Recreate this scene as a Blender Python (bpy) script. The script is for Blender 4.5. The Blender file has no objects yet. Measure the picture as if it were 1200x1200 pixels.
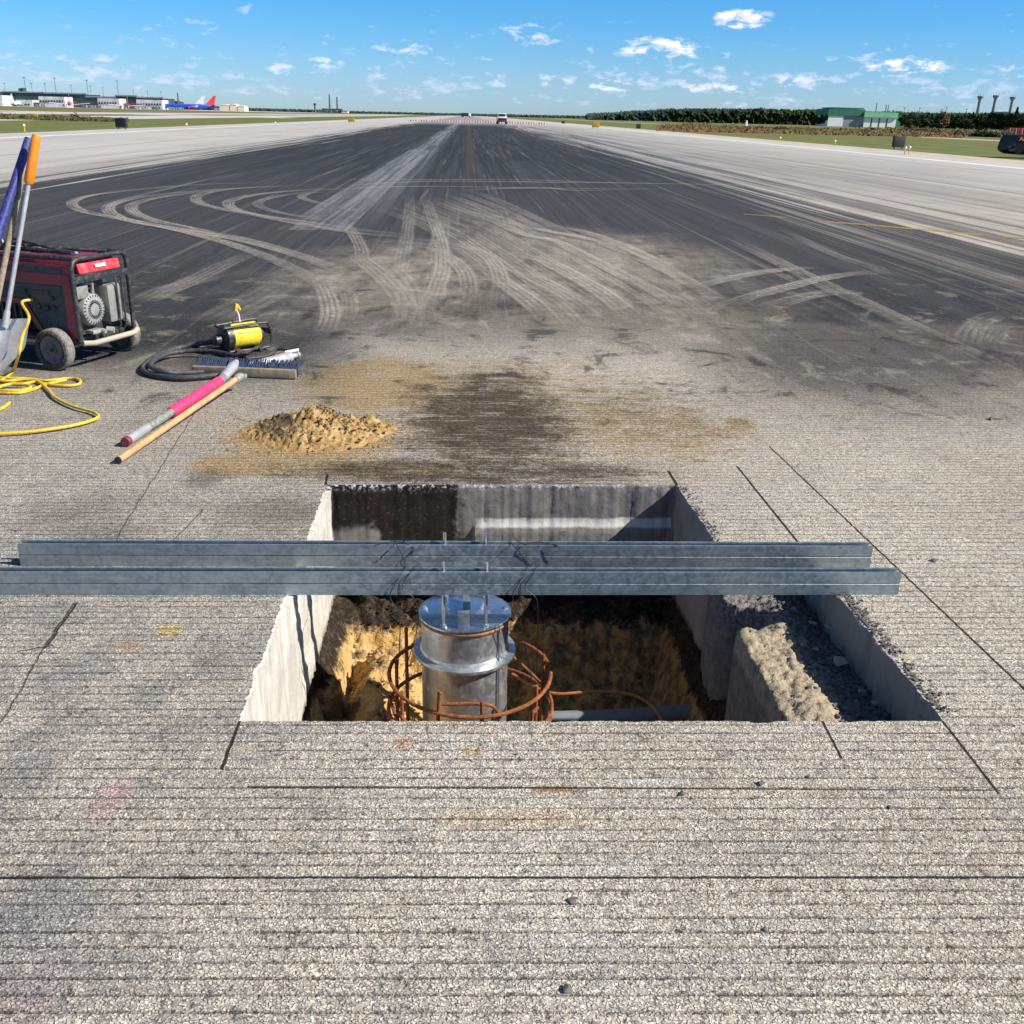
import bpy, bmesh, math, random
from mathutils import Vector, Matrix, Quaternion, noise as mnoise
random.seed(7)
R_ = math.radians
sc = bpy.context.scene
col = sc.collection
# ------------------------------------------------------------------ camera
PITCH, YAW, ROLL, FPX, EYE = R_(21.46365), R_(2.8408), R_(1.3462), 1180.0, 1.5
_f = Vector((math.sin(YAW), math.cos(YAW), 0)); _r = Vector((math.cos(YAW), -math.sin(YAW), 0)); _u = Vector((0, 0, 1))
CF = _f*math.cos(PITCH) - _u*math.sin(PITCH); CU0 = _u*math.cos(PITCH) + _f*math.sin(PITCH)
CR = _r*math.cos(ROLL) + CU0*math.sin(ROLL); CU = CU0*math.cos(ROLL) - _r*math.sin(ROLL)
cd = bpy.data.cameras.new("camera"); cam = bpy.data.objects.new("camera", cd); col.objects.link(cam)
m = Matrix((CR, CU, -CF)).transposed().to_4x4(); m.translation = Vector((0, 0, EYE)); cam.matrix_world = m
cd.sensor_width = 36; cd.lens = 36*FPX/1200; cd.clip_start = 0.05; cd.clip_end = 9000
sc.camera = cam
sc.cycles.transparent_max_bounces = 32
def ray(px, py): return (CF + CR*((px-600)/FPX) - CU*((py-600)/FPX))
def G(px, py, z=0.0):
    d = ray(px, py); t = (z-EYE)/d.z
    return Vector((d.x*t, d.y*t, z))
def at(px, py, Y):
    d = ray(px, py); t = Y/d.y
    return Vector((d.x*t, Y, EYE + d.z*t))
# ------------------------------------------------------------------ world, sun
SUN = Vector((1.14, -0.34, 1.0)).normalized()
w = bpy.data.worlds.new("World"); sc.world = w; w.use_nodes = True
sun_d = bpy.data.lights.new("sun", 'SUN'); sun_d.energy = 5.0; sun_d.angle = R_(0.53); sun_d.color = (1, 0.93, 0.82)
sun = bpy.data.objects.new("sun", sun_d); col.objects.link(sun)
sun.rotation_euler = SUN.to_track_quat('Z', 'Y').to_euler()
sc.view_settings.view_transform = 'Standard'; sc.view_settings.look = 'None'
sc.view_settings.exposure = 0.58; sc.view_settings.gamma = 1.0
# ------------------------------------------------------------------ node toolkit
class NT:
    def __init__(s, nt): s.nt = nt; s.n = nt.nodes; s.l = nt.links
    def put(s, sock, v):
        if isinstance(v, bpy.types.NodeSocket): s.l.new(v, sock)
        elif isinstance(v, (tuple, list, Vector)):
            v = tuple(v)
            if sock.type == 'RGBA' and len(v) == 3: v = v + (1,)
            sock.default_value = v
        else:
            if sock.type == 'RGBA': sock.default_value = (v, v, v, 1)
            elif sock.type == 'VECTOR': sock.default_value = (v, v, v)
            else: sock.default_value = v
    def m(s, op, a, b=None, c=None, clamp=False):
        n = s.n.new('ShaderNodeMath'); n.operation = op; n.use_clamp = clamp
        s.put(n.inputs[0], a)
        if b is not None: s.put(n.inputs[1], b)
        if c is not None: s.put(n.inputs[2], c)
        return n.outputs[0]
    def add(s, a, b): return s.m('ADD', a, b)
    def sub(s, a, b): return s.m('SUBTRACT', a, b)
    def mul(s, a, b): return s.m('MULTIPLY', a, b)
    def mx(s, a, b): return s.m('MAXIMUM', a, b)
    def mn(s, a, b): return s.m('MINIMUM', a, b)
    def ab(s, a): return s.m('ABSOLUTE', a)
    def inv(s, a): return s.m('SUBTRACT', 1.0, a)
    def sm(s, v, a, b, lo=0.0, hi=1.0):
        n = s.n.new('ShaderNodeMapRange'); n.interpolation_type = 'SMOOTHSTEP'
        s.put(n.inputs[0], v)
        if a > b: a, b, lo, hi = b, a, hi, lo
        n.inputs[1].default_value = a; n.inputs[2].default_value = b; n.inputs[3].default_value = lo; n.inputs[4].default_value = hi
        return n.outputs[0]
    def sep(s, v):
        n = s.n.new('ShaderNodeSeparateXYZ'); s.put(n.inputs[0], v); return n.outputs
    def comb(s, x, y, z=0.0):
        n = s.n.new('ShaderNodeCombineXYZ'); s.put(n.inputs[0], x); s.put(n.inputs[1], y); s.put(n.inputs[2], z); return n.outputs[0]
    def noise(s, vec, scale, detail=2.0, rough=0.5, dist=0.0):
        n = s.n.new('ShaderNodeTexNoise'); s.put(n.inputs['Vector'], vec); n.inputs['Scale'].default_value = scale
        n.inputs['Detail'].default_value = detail; n.inputs['Roughness'].default_value = rough; n.inputs['Distortion'].default_value = dist
        return n.outputs[0]
    def vor(s, vec, scale, out=0, feature='F1'):
        n = s.n.new('ShaderNodeTexVoronoi'); n.feature = feature; s.put(n.inputs['Vector'], vec); n.inputs['Scale'].default_value = scale
        return n.outputs[out]
    def mix(s, f, a, b, blend='MIX'):
        n = s.n.new('ShaderNodeMix'); n.data_type = 'RGBA'; n.blend_type = blend; n.clamp_factor = True
        s.put(n.inputs[0], f); s.put(n.inputs[6], a); s.put(n.inputs[7], b); return n.outputs[2]
    def bump(s, h, strength=0.5, dist=0.01, normal=None):
        n = s.n.new('ShaderNodeBump'); n.inputs['Strength'].default_value = strength; n.inputs['Distance'].default_value = dist
        s.put(n.inputs['Height'], h)
        if normal is not None: s.l.new(normal, n.inputs['Normal'])
        return n.outputs[0]
    def pos(s): return s.n.new('ShaderNodeNewGeometry').outputs['Position']
    def objc(s): return s.n.new('ShaderNodeTexCoord').outputs['Object']
    def uv(s): return s.n.new('ShaderNodeTexCoord').outputs['UV']
    def rnd(s): return s.n.new('ShaderNodeObjectInfo').outputs['Random']
def new_mat(name):
    mt = bpy.data.materials.new(name); mt.use_nodes = True
    t = NT(mt.node_tree); b = mt.node_tree.nodes['Principled BSDF']
    return mt, t, b
def mat_simple(name, c, rough=0.6, metal=0.0, var=0.25, scale=8.0, dirt=None, dirt_amt=0.5, bump=0.0, bscale=60, coat=0.0, spec=0.5):
    mt, t, b = new_mat(name); p = t.objc()
    n = t.noise(p, scale, 5, 0.6)
    f = t.sm(n, 0.3, 0.7, 1-var, 1+var)
    cc = t.mix(1.0, tuple(c), t.comb(f, f, f), 'MULTIPLY')
    if dirt:
        dn = t.sm(t.noise(p, scale*2.3, 6, 0.7), 0.45, 0.65); cc = t.mix(t.mul(dn, dirt_amt), cc, tuple(dirt))
        t.put(b.inputs['Roughness'], t.add(rough, t.mul(dn, 0.25)))
    else:
        t.put(b.inputs['Roughness'], t.sm(n, 0.2, 0.8, max(rough-0.08, 0.03), min(rough+0.12, 1)))
    t.put(b.inputs['Base Color'], cc); b.inputs['Metallic'].default_value = metal
    b.inputs['Specular IOR Level'].default_value = spec
    if coat: b.inputs['Coat Weight'].default_value = coat
    if bump: t.put(b.inputs['Normal'], t.bump(t.noise(p, bscale, 4, 0.6), bump, 0.004))
    return mt
# ------------------------------------------------------------------ sky
def build_sky():
    t = NT(w.node_tree); bg = w.node_tree.nodes['Background']
    sky = t.n.new('ShaderNodeTexSky'); sky.sky_type = 'NISHITA'; sky.sun_disc = False
    sky.sun_elevation = math.asin(SUN.z); sky.sun_rotation = math.atan2(SUN.x, SUN.y)
    sky.air_density = 1.0; sky.dust_density = 0.2; sky.ozone_density = 2.5
    d = t.n.new('ShaderNodeTexCoord').outputs['Generated']; x, y, z = t.sep(d)
    az = t.m('ARCTAN2', x, y); el = t.m('ARCSINE', z)
    tint = t.mix(t.sm(el, 0.0, 0.10), (0.72, 1.07, 1.72), (0.36, 0.98, 1.66))
    tint = t.mix(t.sm(el, 0.12, 0.5), tint, (0.9, 0.97, 1.05))
    skyc = t.mix(1.0, sky.outputs[0], tint, 'MULTIPLY')
    # clouds: (px, py, half width px, half height px, weight)
    cl = [(778, 57, 42, 11, .80), (868, 23, 27, 10, .80), (1058, 77, 40, 8, .76), (622, 40, 42, 12, .5), (287, 13, 20, 8, .42), (208, 30, 40, 9, .38),
          (470, 57, 34, 8, .5), (375, 71, 34, 8, .55), (715, 98, 34, 9, .65), (825, 81, 24, 8, .55), (840, 104, 40, 8, .6), (935, 96, 44, 8, .5),
          (110, 75, 40, 9, .45), (30, 70, 34, 9, .4), (340, 82, 40, 7, .5), (445, 84, 26, 7, .5), (575, 92, 40, 8, .45), (650, 95, 30, 7, .5), (1190, 84, 18, 8, .5), (190, 60, 40, 8, .35), (740, 70, 60, 20, .3), (1030, 68, 22, 9, .5)]
    def field(elo):
        acc = None
        for px, py, sx, sy, wt in cl:
            dd = ray(px, py).normalized(); a0 = math.atan2(dd.x, dd.y); e0 = math.asin(dd.z)
            ex = t.m('DIVIDE', t.sub(az, a0), sx/1150.0); ey = t.m('DIVIDE', t.sub(elo, e0), sy/1250.0)
            r2 = t.add(t.mul(ex, ex), t.mul(ey, ey))
            g = t.sm(r2, 0.0, 2.4, wt, 0.0)
            acc = g if acc is None else t.mx(acc, g)
        return acc
    blobs = field(el)
    v = t.comb(t.mul(az, 34), t.mul(el, 80), 0.0)
    n = t.noise(v, 1.5, 9, 0.62, 0.3)
    nb = t.noise(t.comb(t.mul(az, 8), t.mul(el, 70), 3.0), 1.0, 6, 0.6)
    low = t.mul(t.sm(el, 0.085, 0.02), t.sm(el, 0.0, 0.02))
    wisps = t.mul(t.mul(t.sm(nb, 0.38, 0.60), low), 0.62)
    dens = t.sm(t.add(t.sub(t.mul(n, 2.3), 1.42), t.mul(t.mx(blobs, wisps), 0.72)), 0.0, 0.45)
    n2 = t.noise(t.comb(t.mul(az, 34), t.mul(t.add(el, 0.0040), 80), 0.0), 1.5, 9, 0.62, 0.3)
    lit = t.sm(t.sub(n, n2), -0.05, 0.09)
    cc = t.mix(t.mul(lit, t.sm(blobs, 0.35, 0.8)), (8.6, 9.6, 12.2), (13.6, 13.4, 13.2))
    final = t.mix(t.mul(dens, t.sm(blobs, 0.0, 0.8, 0.55, 1.0)), skyc, cc)
    t.put(bg.inputs[0], final); bg.inputs[1].default_value = 0.060
build_sky()
# ------------------------------------------------------------------ mesh toolkit
class MB:
    def __init__(s): s.v = []; s.f = []; s.smooth = []; s.uv = []
    def addv(s, pts): i = len(s.v); s.v += [Vector(p) for p in pts]; return i
    def face(s, idx, smooth=False): s.f.append(tuple(idx)); s.smooth.append(smooth)
    def box(s, c, size, rot=None, taper=1.0, bev=0.0):
        hx, hy, hz = size[0]/2, size[1]/2, size[2]/2
        c = Vector(c)
        if bev > 0:
            bm = bmesh.new(); bmesh.ops.create_cube(bm, size=1)
            for v in bm.verts:
                k = taper if v.co.z > 0 else 1
                v.co = Vector((v.co.x*size[0]*k, v.co.y*size[1]*k, v.co.z*size[2]))
            bmesh.ops.bevel(bm, geom=bm.edges[:], offset=bev, segments=2, affect='EDGES', profile=0.6)
            pts = [(rot @ v.co if rot else v.co)+c for v in bm.verts]
            i = s.addv(pts)
            for f in bm.faces: s.face([i+v.index for v in f.verts], False)
            bm.free(); return s
        pts = []
        for z, k in ((-hz, 1), (hz, taper)):
            for x, y in ((-hx, -hy), (hx, -hy), (hx, hy), (-hx, hy)): pts.append(Vector((x*k, y*k, z)))
        pts = [(rot @ p if rot else p)+c for p in pts]
        i = s.addv(pts)
        for q in ((3, 2, 1, 0), (4, 5, 6, 7), (0, 1, 5, 4), (1, 2, 6, 5), (2, 3, 7, 6), (3, 0, 4, 7)): s.face([i+k for k in q])
        return s
    def tube(s, path, r, seg=8, caps=True, smooth=True, closed=False, rib=0):
        P = [Vector(p) for p in path]; n = len(P)
        rr = r if isinstance(r, (list, tuple)) else [r]*n
        up = None; rings = []
        for k in range(n):
            if closed: d = P[(k+1) % n]-P[k-1]
            else: d = P[min(k+1, n-1)]-P[max(k-1, 0)]
            d.normalize()
            if up is None: up = Vector((0, 0, 1)) if abs(d.z) < 0.9 else Vector((1, 0, 0))
            a = d.cross(up).normalized(); b = a.cross(d).normalized(); up = b
            q = rr[k]*(1.0+(rib if k % 2 else 0))
            rings.append(s.addv([P[k]+(a*math.cos(t)+b*math.sin(t))*q for t in [2*math.pi*j/seg for j in range(seg)]]))
        for k in range(n if closed else n-1):
            i0, i1 = rings[k], rings[(k+1) % n]
            for j in range(seg): s.face((i0+j, i1+j, i1+(j+1) % seg, i0+(j+1) % seg), smooth)
        if caps and not closed:
            s.face([rings[0]+j for j in range(seg)]); s.face([rings[-1]+j for j in reversed(range(seg))])
        return s
    def lathe(s, prof, seg=32, c=(0, 0, 0), M=None, smooth=True, caps=True):
        c = Vector(c); rings = []
        for r, z in prof:
            pts = [Vector((r*math.cos(2*math.pi*j/seg), r*math.sin(2*math.pi*j/seg), z)) for j in range(seg)]
            rings.append(s.addv([(M @ p if M else p)+c for p in pts]))
        for k in range(len(prof)-1):
            for j in range(seg): s.face((rings[k]+j, rings[k]+(j+1) % seg, rings[k+1]+(j+1) % seg, rings[k+1]+j), smooth)
        if caps and prof[0][0] > 1e-6: s.face([rings[0]+j for j in reversed(range(seg))])
        if caps and prof[-1][0] > 1e-6: s.face([rings[-1]+j for j in range(seg)])
        return s
    def prism(s, poly, a, b):       # poly of 2d pts (u,v) mapped: a,b callables give 3d
        n = len(poly); i = s.addv([a(*p) for p in poly]); j = s.addv([b(*p) for p in poly])
        s.face([i+k for k in reversed(range(n))]); s.face([j+k for k in range(n)])
        for k in range(n): s.face((i+k, i+(k+1) % n, j+(k+1) % n, j+k))
        return s
    def build(s, name, mat, parent=None, loc=None, rot=None):
        me = bpy.data.meshes.new(name); me.from_pydata([tuple(v) for v in s.v], [], s.f)
        me.polygons.foreach_set('use_smooth', s.smooth)
        me.materials.append(mat); me.update()
        bm = bmesh.new(); bm.from_mesh(me); bmesh.ops.recalc_face_normals(bm, faces=bm.faces[:]); bm.to_mesh(me); bm.free()
        try: me.set_sharp_from_angle(angle=R_(40))
        except Exception: pass
        o = bpy.data.objects.new(name, me); col.objects.link(o)
        if parent is not None: o.parent = parent
        if loc is not None: o.location = loc
        if rot is not None: o.rotation_euler = rot
        return o
def tag(o, label=None, cat=None, group=None, kind=None):
    if label: o['label'] = label
    if cat: o['category'] = cat
    if group: o['group'] = group
    if kind: o['kind'] = kind
    return o
def empty(name, loc=(0, 0, 0), rz=0.0):
    o = bpy.data.objects.new(name, None); col.objects.link(o); o.location = loc; o.rotation_euler = (0, 0, rz); o.empty_display_size = 0.1
    return o
def copy_tree(o, parent=None):
    c = o.copy(); col.objects.link(c)
    if parent is not None: c.parent = parent
    for ch in list(o.children): copy_tree(ch, c)
    return c
def struct(o): o['kind'] = 'structure'; return o
def spline(pts, n=8):
    P = [Vector(p) for p in pts]; out = []
    for i in range(len(P)-1):
        p0 = P[max(i-1, 0)]; p1 = P[i]; p2 = P[i+1]; p3 = P[min(i+2, len(P)-1)]
        for k in range(n):
            u = k/n
            out.append(0.5*((2*p1)+(p2-p0)*u+(2*p0-5*p1+4*p2-p3)*u*u+(3*p1-p0-3*p2+p3)*u**3))
    out.append(P[-1]); return out
def fb(x, y, z=0.0, o=4):
    return mnoise.fractal(Vector((x, y, z)), 1.0, 2.0, o)
def channel_mat():
    mt, t, b = new_mat('channel_zinc'); p = t.objc(); x, y, z = t.sep(p)
    n = t.noise(p, 22, 5, .65); v = t.sep(t.vor(p, 95, 1))[0]; n2 = t.noise(p, 60, 4, .75); st = t.noise(t.comb(t.mul(x, 2.5), t.mul(y, 60), t.mul(z, 90)), 1, 4, .6)
    c = t.mix(t.sm(n, .35, .65), (.25, .315, .36), (.36, .43, .48)); c = t.mix(t.mul(t.sm(v, .2, .9), .30), c, (.52, .58, .62)); c = t.mix(t.mul(t.sm(st, .5, .65), .35), c, (.20, .24, .27))
    spl = t.mul(t.sm(t.add(n2, t.mul(t.sub(n, .5), .5)), .50, .60), t.sm(t.ab(t.add(x, -.02)), .52, .12)); spl = t.mul(t.mx(spl, t.mul(t.sm(n2, .64, .72), .6)), .4)
    c = t.mix(t.mul(spl, .20), c, (.42, .42, .40))
    t.put(b.inputs['Base Color'], c); t.put(b.inputs['Metallic'], t.sub(.75, t.mul(spl, .35))); t.put(b.inputs['Roughness'], t.add(.36, t.mul(t.mx(spl, t.mul(v, .3)), .45)))
    t.put(b.inputs['Normal'], t.bump(t.add(t.mul(spl, .5), t.mul(n2, .15)), .3, .001))
    return mt
# ------------------------------------------------------------------ ground materials
def runway_material():
    mt, t, b = new_mat('grooved_concrete'); p = t.pos(); x, y, z = t.sep(p)
    def blob(cx, cy, rx, ry, amt, nz, lo=0.45, hi=1.15):
        ex = t.m('DIVIDE', t.sub(x, cx), rx); ey = t.m('DIVIDE', t.sub(y, cy), ry)
        r = t.m('SQRT', t.add(t.mul(ex, ex), t.mul(ey, ey)))
        return t.sm(t.add(r, t.mul(t.sub(nz, 0.5), amt)), lo, hi, 1.0, 0.0)
    n_big = t.noise(p, 0.9, 5, 0.6); n_med = t.noise(p, 5.0, 5, 0.62); n_fine = t.noise(p, 30.0, 3, 0.6)
    n_far = t.noise(p, 0.12, 4, 0.6)
    strp = t.noise(t.comb(t.mul(x, 2.2), t.mul(y, 30.0)), 1.0, 4, 0.6)
    strp2 = t.noise(t.comb(t.mul(x, 0.7), t.mul(y, 14.0)), 1.0, 4, 0.6)
    # concrete
    c = t.mix(t.sm(n_big, 0.35, 0.65), (0.555, 0.505, 0.425), (0.655, 0.61, 0.53))
    c = t.mix(t.mul(t.sm(n_med, 0.48, 0.68), 0.45), c, (0.46, 0.44, 0.41))
    c = t.mix(t.mul(t.sm(strp2, 0.56, 0.75), 0.35), c, (0.60, 0.59, 0.56))
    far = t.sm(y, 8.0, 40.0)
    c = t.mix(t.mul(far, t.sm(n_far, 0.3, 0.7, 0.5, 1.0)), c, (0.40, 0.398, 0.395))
    # left side greyer mottling
    c = t.mix(t.mul(t.mul(t.sm(x, 0.1, -1.1), t.sm(y, 5.5, 2.5)), t.sm(n_med, 0.42, 0.6, 0.15, 0.6)), c, (0.27, 0.27, 0.275))
    c = t.mix(t.mul(t.mul(t.sm(x, 1.2, -1.5), t.sm(y, 1.4, 3.4)), 0.35), c, (0.34, 0.33, 0.315))
    # dirt, sand, wet stains around the pit
    tanm = t.mx(blob(-0.75, 4.75, 0.52, 0.55, 0.5, n_med), blob(-0.52, 5.9, 0.62, 0.85, 0.7, n_med))
    tanm = t.mx(tanm, t.mul(blob(0.25, 5.5, 1.45, 1.6, 1.1, strp2, 0.2, 1.15), t.sm(strp, 0.34, 0.60, .2, .85)))
    tanm = t.mx(tanm, blob(-1.02, 4.38, 0.30, 0.22, 0.5, n_med))
    tanm = t.mx(tanm, t.mul(blob(0.95, 5.0, 0.65, 0.7, 0.8, n_med), 0.66))
    tanm = t.mx(tanm, t.mul(blob(-0.5, 4.33, 0.8, 0.18, 0.5, strp), 0.75))
    tanm = t.mx(tanm, t.mul(blob(1.45, 5.08, 0.10, 0.22, 0.7, n_med), 0.8))
    sandc = t.mix(n_fine, (0.40, 0.29, 0.15), (0.62, 0.48, 0.28))
    grit = t.sub(t.noise(p, 42.0, 4, 0.8), 0.5); grit2 = t.sub(t.noise(t.comb(t.mul(x, 5.0), t.mul(y, 11.0)), 1.0, 5, 0.75), 0.5)
    tanm0 = tanm; tanm = t.sm(t.add(tanm, t.add(t.mul(grit, 1.6), t.mul(grit2, 1.5))), 0.25, 0.95)
    c = t.mix(t.mul(tanm, 0.92), c, sandc); c = t.mix(t.mul(tanm0, 0.25), c, (0.40, 0.29, 0.15))
    drk = t.mul(blob(0.12, 5.2, 0.72, 1.6, 0.9, n_med, 0.25, 1.05), t.sm(strp, 0.22, 0.50, 0.45, 1.0))
    drk = t.mx(drk, t.mul(blob(0.0, 4.3, 1.15, 0.26, 0.5, strp), 0.85))
    drk = t.mx(drk, t.mul(blob(0.95, 5.4, 1.1, 1.3, 1.4, n_med, 0.2, 0.9), 0.45))
    drk = t.sm(t.add(drk, t.add(t.mul(grit, 1.5), t.mul(grit2, 1.7))), 0.18, 1.10)
    c = t.mix(t.mul(drk, 0.94), c, t.mix(n_fine, (0.045, 0.038, 0.03), (0.11, 0.08, 0.045)))
    # small blots in the foreground: rust, pink paint, orange paint, yellow paint, brown
    g1 = G(650, 925); rust = blob(g1.x, g1.y, 0.075, 0.02, 0.5, n_fine, 0.3, 1.1)
    c = t.mix(t.mul(rust, 0.8), c, (0.30, 0.17, 0.045))
    for (px, py, rx, ry, cc, am) in ((600, 960, .28, .05, (.60, .42, .20), .38), (470, 870, .03, .03, (.62, .36, .16), .7), (555, 880, .05, .03, (.62, .40, .16), .5), (130, 935, .06, .10, (.55, .28, .32), .45),
                               (30, 1170, .10, .10, (.50, .30, .33), .35), (215, 645, .05, .20, (.45, .24, .25), .3), (198, 738, .05, .06, (.66, .52, .15), .65), (150, 757, .05, .05, (.55, .38, .2), .6), (245, 775, .06, .05, (.2, .17, .14), .6),
                               (40, 1028, .06, .015, (.12, .09, .06), .8), (215, 1028, .04, .012, (.14, .1, .07), .8), (100, 640, .25, .3, (.16, .15, .15), .5), (95, 600, .3, .3, (.18, .17, .16), .4), (330, 600, .35, .25, (.15, .12, .09), .5),
                               (860, 590, .5, .25, (.55, .54, .52), .35), (760, 915, .12, .015, (.72, .71, .68), .7), (1060, 925, .14, .012, (.74, .73, .7), .8), (690, 1018, .3, .012, (.74, .73, .70), .5), (385, 466, .13, .045, (.12, .12, .13), .9), (600, 381, .30, .10, (.62, .60, .54), .7), (690, 385, .2, .06, (.58, .56, .5), .5), (1166, 491, .07, .03, (.16, .13, .10), .85), (968, 487, .07, .03, (.25, .22, .16), .6), (990, 523, .12, .05, (.66, .56, .42), .5), (1010, 450, .15, .06, (.60, .57, .5), .45),
                               (900, 1000, .35, .1, (.34, .33, .32), .35), (20, 1110, .25, .25, (.28, .29, .30), .6), (700, 1130, .5, .12, (.36, .36, .38), .3), (240, 560, .12, .2, (.09, .07, .06), .5)):
        g = G(px, py); c = t.mix(t.mul(blob(g.x, g.y, rx, ry, 1.1, n_fine, 0.2, 1.1), am), c, cc)
    # ---- rubber laydown
    xs = t.add(x, t.mul(t.sub(t.noise(t.comb(t.mul(x, .3), t.mul(y, .02)), 1, 3), .5), 3.0))
    s1 = t.noise(t.comb(t.mul(x, 1.5), t.mul(y, 0.018)), 1.0, 5, 0.65)
    s2 = t.noise(t.comb(t.mul(x, 6.0), t.mul(y, 0.05)), 1.0, 4, 0.65)
    s4 = t.noise(t.comb(t.mul(x, 3.2), t.mul(y, 0.03)), 1.0, 4, 0.7)
    xe = t.add(xs, t.mul(t.sub(s4, 0.5), 11.0))
    core = t.mn(t.sm(xe, -10.2, -8.4), t.sm(xe, 8.6, 5.6))
    core = t.mul(core, t.sm(s1, 0.26, 0.46, 0.93, 1.0))
    tail = t.mul(t.mul(t.sm(s1, 0.44, 0.58), t.sm(t.ab(t.sub(xs, 1.5)), 16.0, 7.0)), 0.80)
    fine = t.mul(t.sm(s2, 0.52, 0.62), t.mul(t.sm(t.ab(t.sub(xs, 2.0)), 14.0, 6.0), 0.9))
    film = t.mul(t.mul(t.sm(x, 25.0, 9.0), t.sm(x, 2.0, 5.0)), t.sm(s1, .25, .6, .22, .50))
    rub = t.mx(t.mx(core, film), t.mx(tail, fine))
    yn = t.add(y, t.mul(t.sub(n_big, 0.5), 2.2))
    gate = t.mx(t.mul(t.sm(yn, 6.3, 8.6), 1.0), t.mul(t.sm(yn, 5.0, 7.0), t.sm(x, -0.4, -1.2)))
    gate = t.mx(gate, t.mul(t.sm(yn, 4.5, 6.6), t.sm(x, 1.1, 2.2, 0.0, 0.86)))
    rub = t.mul(rub, gate)
    s3 = t.noise(t.comb(t.mul(x, 16.0), t.mul(y, 0.10)), 1.0, 4, 0.7)
    light = t.mx(t.mx(t.mul(t.sm(s2, 0.44, 0.30), 0.20), t.mul(t.sm(s4, 0.42, 0.30), t.sm(y, 90, 30, .1, .22))), t.mul(t.mul(t.sm(s3, 0.56, 0.70), t.sm(s1, .5, .4)), 0.24))
    rub = t.mul(rub, t.inv(light))
    # pale worn lane left of the centre
    lane = t.mul(t.sm(t.ab(t.add(x, 1.9)), 0.9, 0.1), t.mul(t.sm(y, 12.0, 24.0), t.sm(s2, 0.35, 0.6, 0.10, 0.45)))
    dustfan = t.mul(blob(1.2, 8.6, 2.0, 2.4, 0.8, n_big, 0.2, 1.1), t.sm(n_med, 0.3, 0.6, 0.45, 0.85))
    dustfan = t.mx(dustfan, t.mul(blob(-0.6, 10.0, 1.7, 3.6, 0.9, n_big, 0.2, 1.1), 0.85))
    dustfan = t.mx(dustfan, t.mul(blob(1.7, 11.5, 1.8, 3.8, 0.9, n_big, 0.2, 1.1), 0.85))
    fanst = t.noise(t.comb(t.mul(t.sub(x, t.mul(y, .12)), 5.5), t.mul(y, .35)), 1.0, 5, .7)
    dustfan = t.mul(dustfan, t.sm(fanst, .34, .56, .55, 1.0))
    rubc = t.mix(t.sm(s2, 0.3, 0.7), (0.010, 0.0125, 0.017), (0.045, 0.050, 0.060))
    rubc = t.mix(t.mul(t.sm(y, 40, 9), t.sm(n_fine, .42, .7, .04, .34)), rubc, (0.17, 0.165, 0.16))
    c = t.mix(t.mul(rub, t.sm(n_fine, 0.25, 0.75, 0.96, 1.0)), c, rubc)
    c = t.mix(t.mul(lane, 0.75), c, (0.36, 0.38, 0.42))
    mot = t.noise(t.comb(t.mul(x, 2.8), t.mul(y, 2.0)), 1.0, 7, 0.72, 0.6)
    zone = t.mul(t.sm(y, 4.6, 5.8), t.sm(y, 13.0, 7.0))
    c = t.mix(t.mul(t.mul(dustfan, t.sm(mot, .26, .50)), 0.95), c, t.mix(t.sm(mot, .5, .7), (0.30, 0.27, 0.225), (0.52, 0.475, 0.40)))
    c = t.mix(t.mul(zone, t.mul(t.sm(mot, .54, .66), .45)), c, (0.50, 0.455, 0.375))
    c = t.mix(t.mul(zone, t.mul(t.sm(mot, .47, .36), .72)), c, (0.050, 0.048, 0.046))
    cen = t.mul(t.sm(t.ab(t.sub(x, 0.12)), 0.28, 0.08), t.mul(t.sm(y, 20.0, 34.0), t.sm(s1, 0.2, 0.6, 0.3, 0.7)))
    c = t.mix(t.mul(cen, .6), c, (0.09, 0.07, 0.05))
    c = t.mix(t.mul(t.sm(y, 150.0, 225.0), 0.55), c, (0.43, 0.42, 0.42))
    # ---- slab joints far away
    jf = t.ab(t.sub(t.m('FRACT', t.m('DIVIDE', t.add(x, 0.55), 5.62)), 0.5))
    jl = t.mul(t.sm(jf, 0.006, 0.011, 1.0, 0.0), t.sm(y, 9.0, 13.0, 0.0, 0.75))
    jl = t.mul(jl, t.sm(t.ab(x), 9.5, 10.2))
    c = t.mix(jl, c, (0.07, 0.07, 0.075))
    # ---- speckle: exposed aggregate, with the shade in gaps between stones painted dark
    pw = t.n.new('ShaderNodeVectorMath'); pw.operation = 'ADD'; s_ = t.mul(t.sub(t.noise(p, 90, 2, .6), .5), .012)
    t.put(pw.inputs[0], p); t.put(pw.inputs[1], t.comb(s_, t.mul(s_, -.8), 0.0)); pp = pw.outputs[0]
    sp = t.noise(p, 95.0, 3, 0.75); sp2 = t.vor(pp, 165.0, 0)
    cell = t.sep(t.vor(pp, 165.0, 1))[0]
    near = t.sm(y, 20.0, 5.0, 0.12, 1.0)
    gap = t.sm(sp2, 0.34, 0.62); dk = t.mx(t.sm(sp, 0.555, 0.635), t.mul(gap, 0.55)); lt = t.mul(t.sm(cell, 0.55, 0.95), t.sm(sp, 0.56, 0.44))
    c = t.mix(t.mul(dk, t.mul(near, 0.86)), c, t.mix(1.0, c, (0.22, 0.205, 0.19), 'MULTIPLY'))
    c = t.mix(t.mul(lt, t.mul(near, 0.85)), c, t.mix(1.0, c, (1.75, 1.72, 1.66), 'MULTIPLY'))
    c = t.mix(t.mul(t.sm(cell, 0.18, 0.04), t.mul(near, 0.6)), c, (0.10, 0.105, 0.115))
    sp3 = t.noise(t.comb(t.mul(x, 38.0), t.mul(y, 30.0)), 1.0, 4, 0.8)
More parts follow.
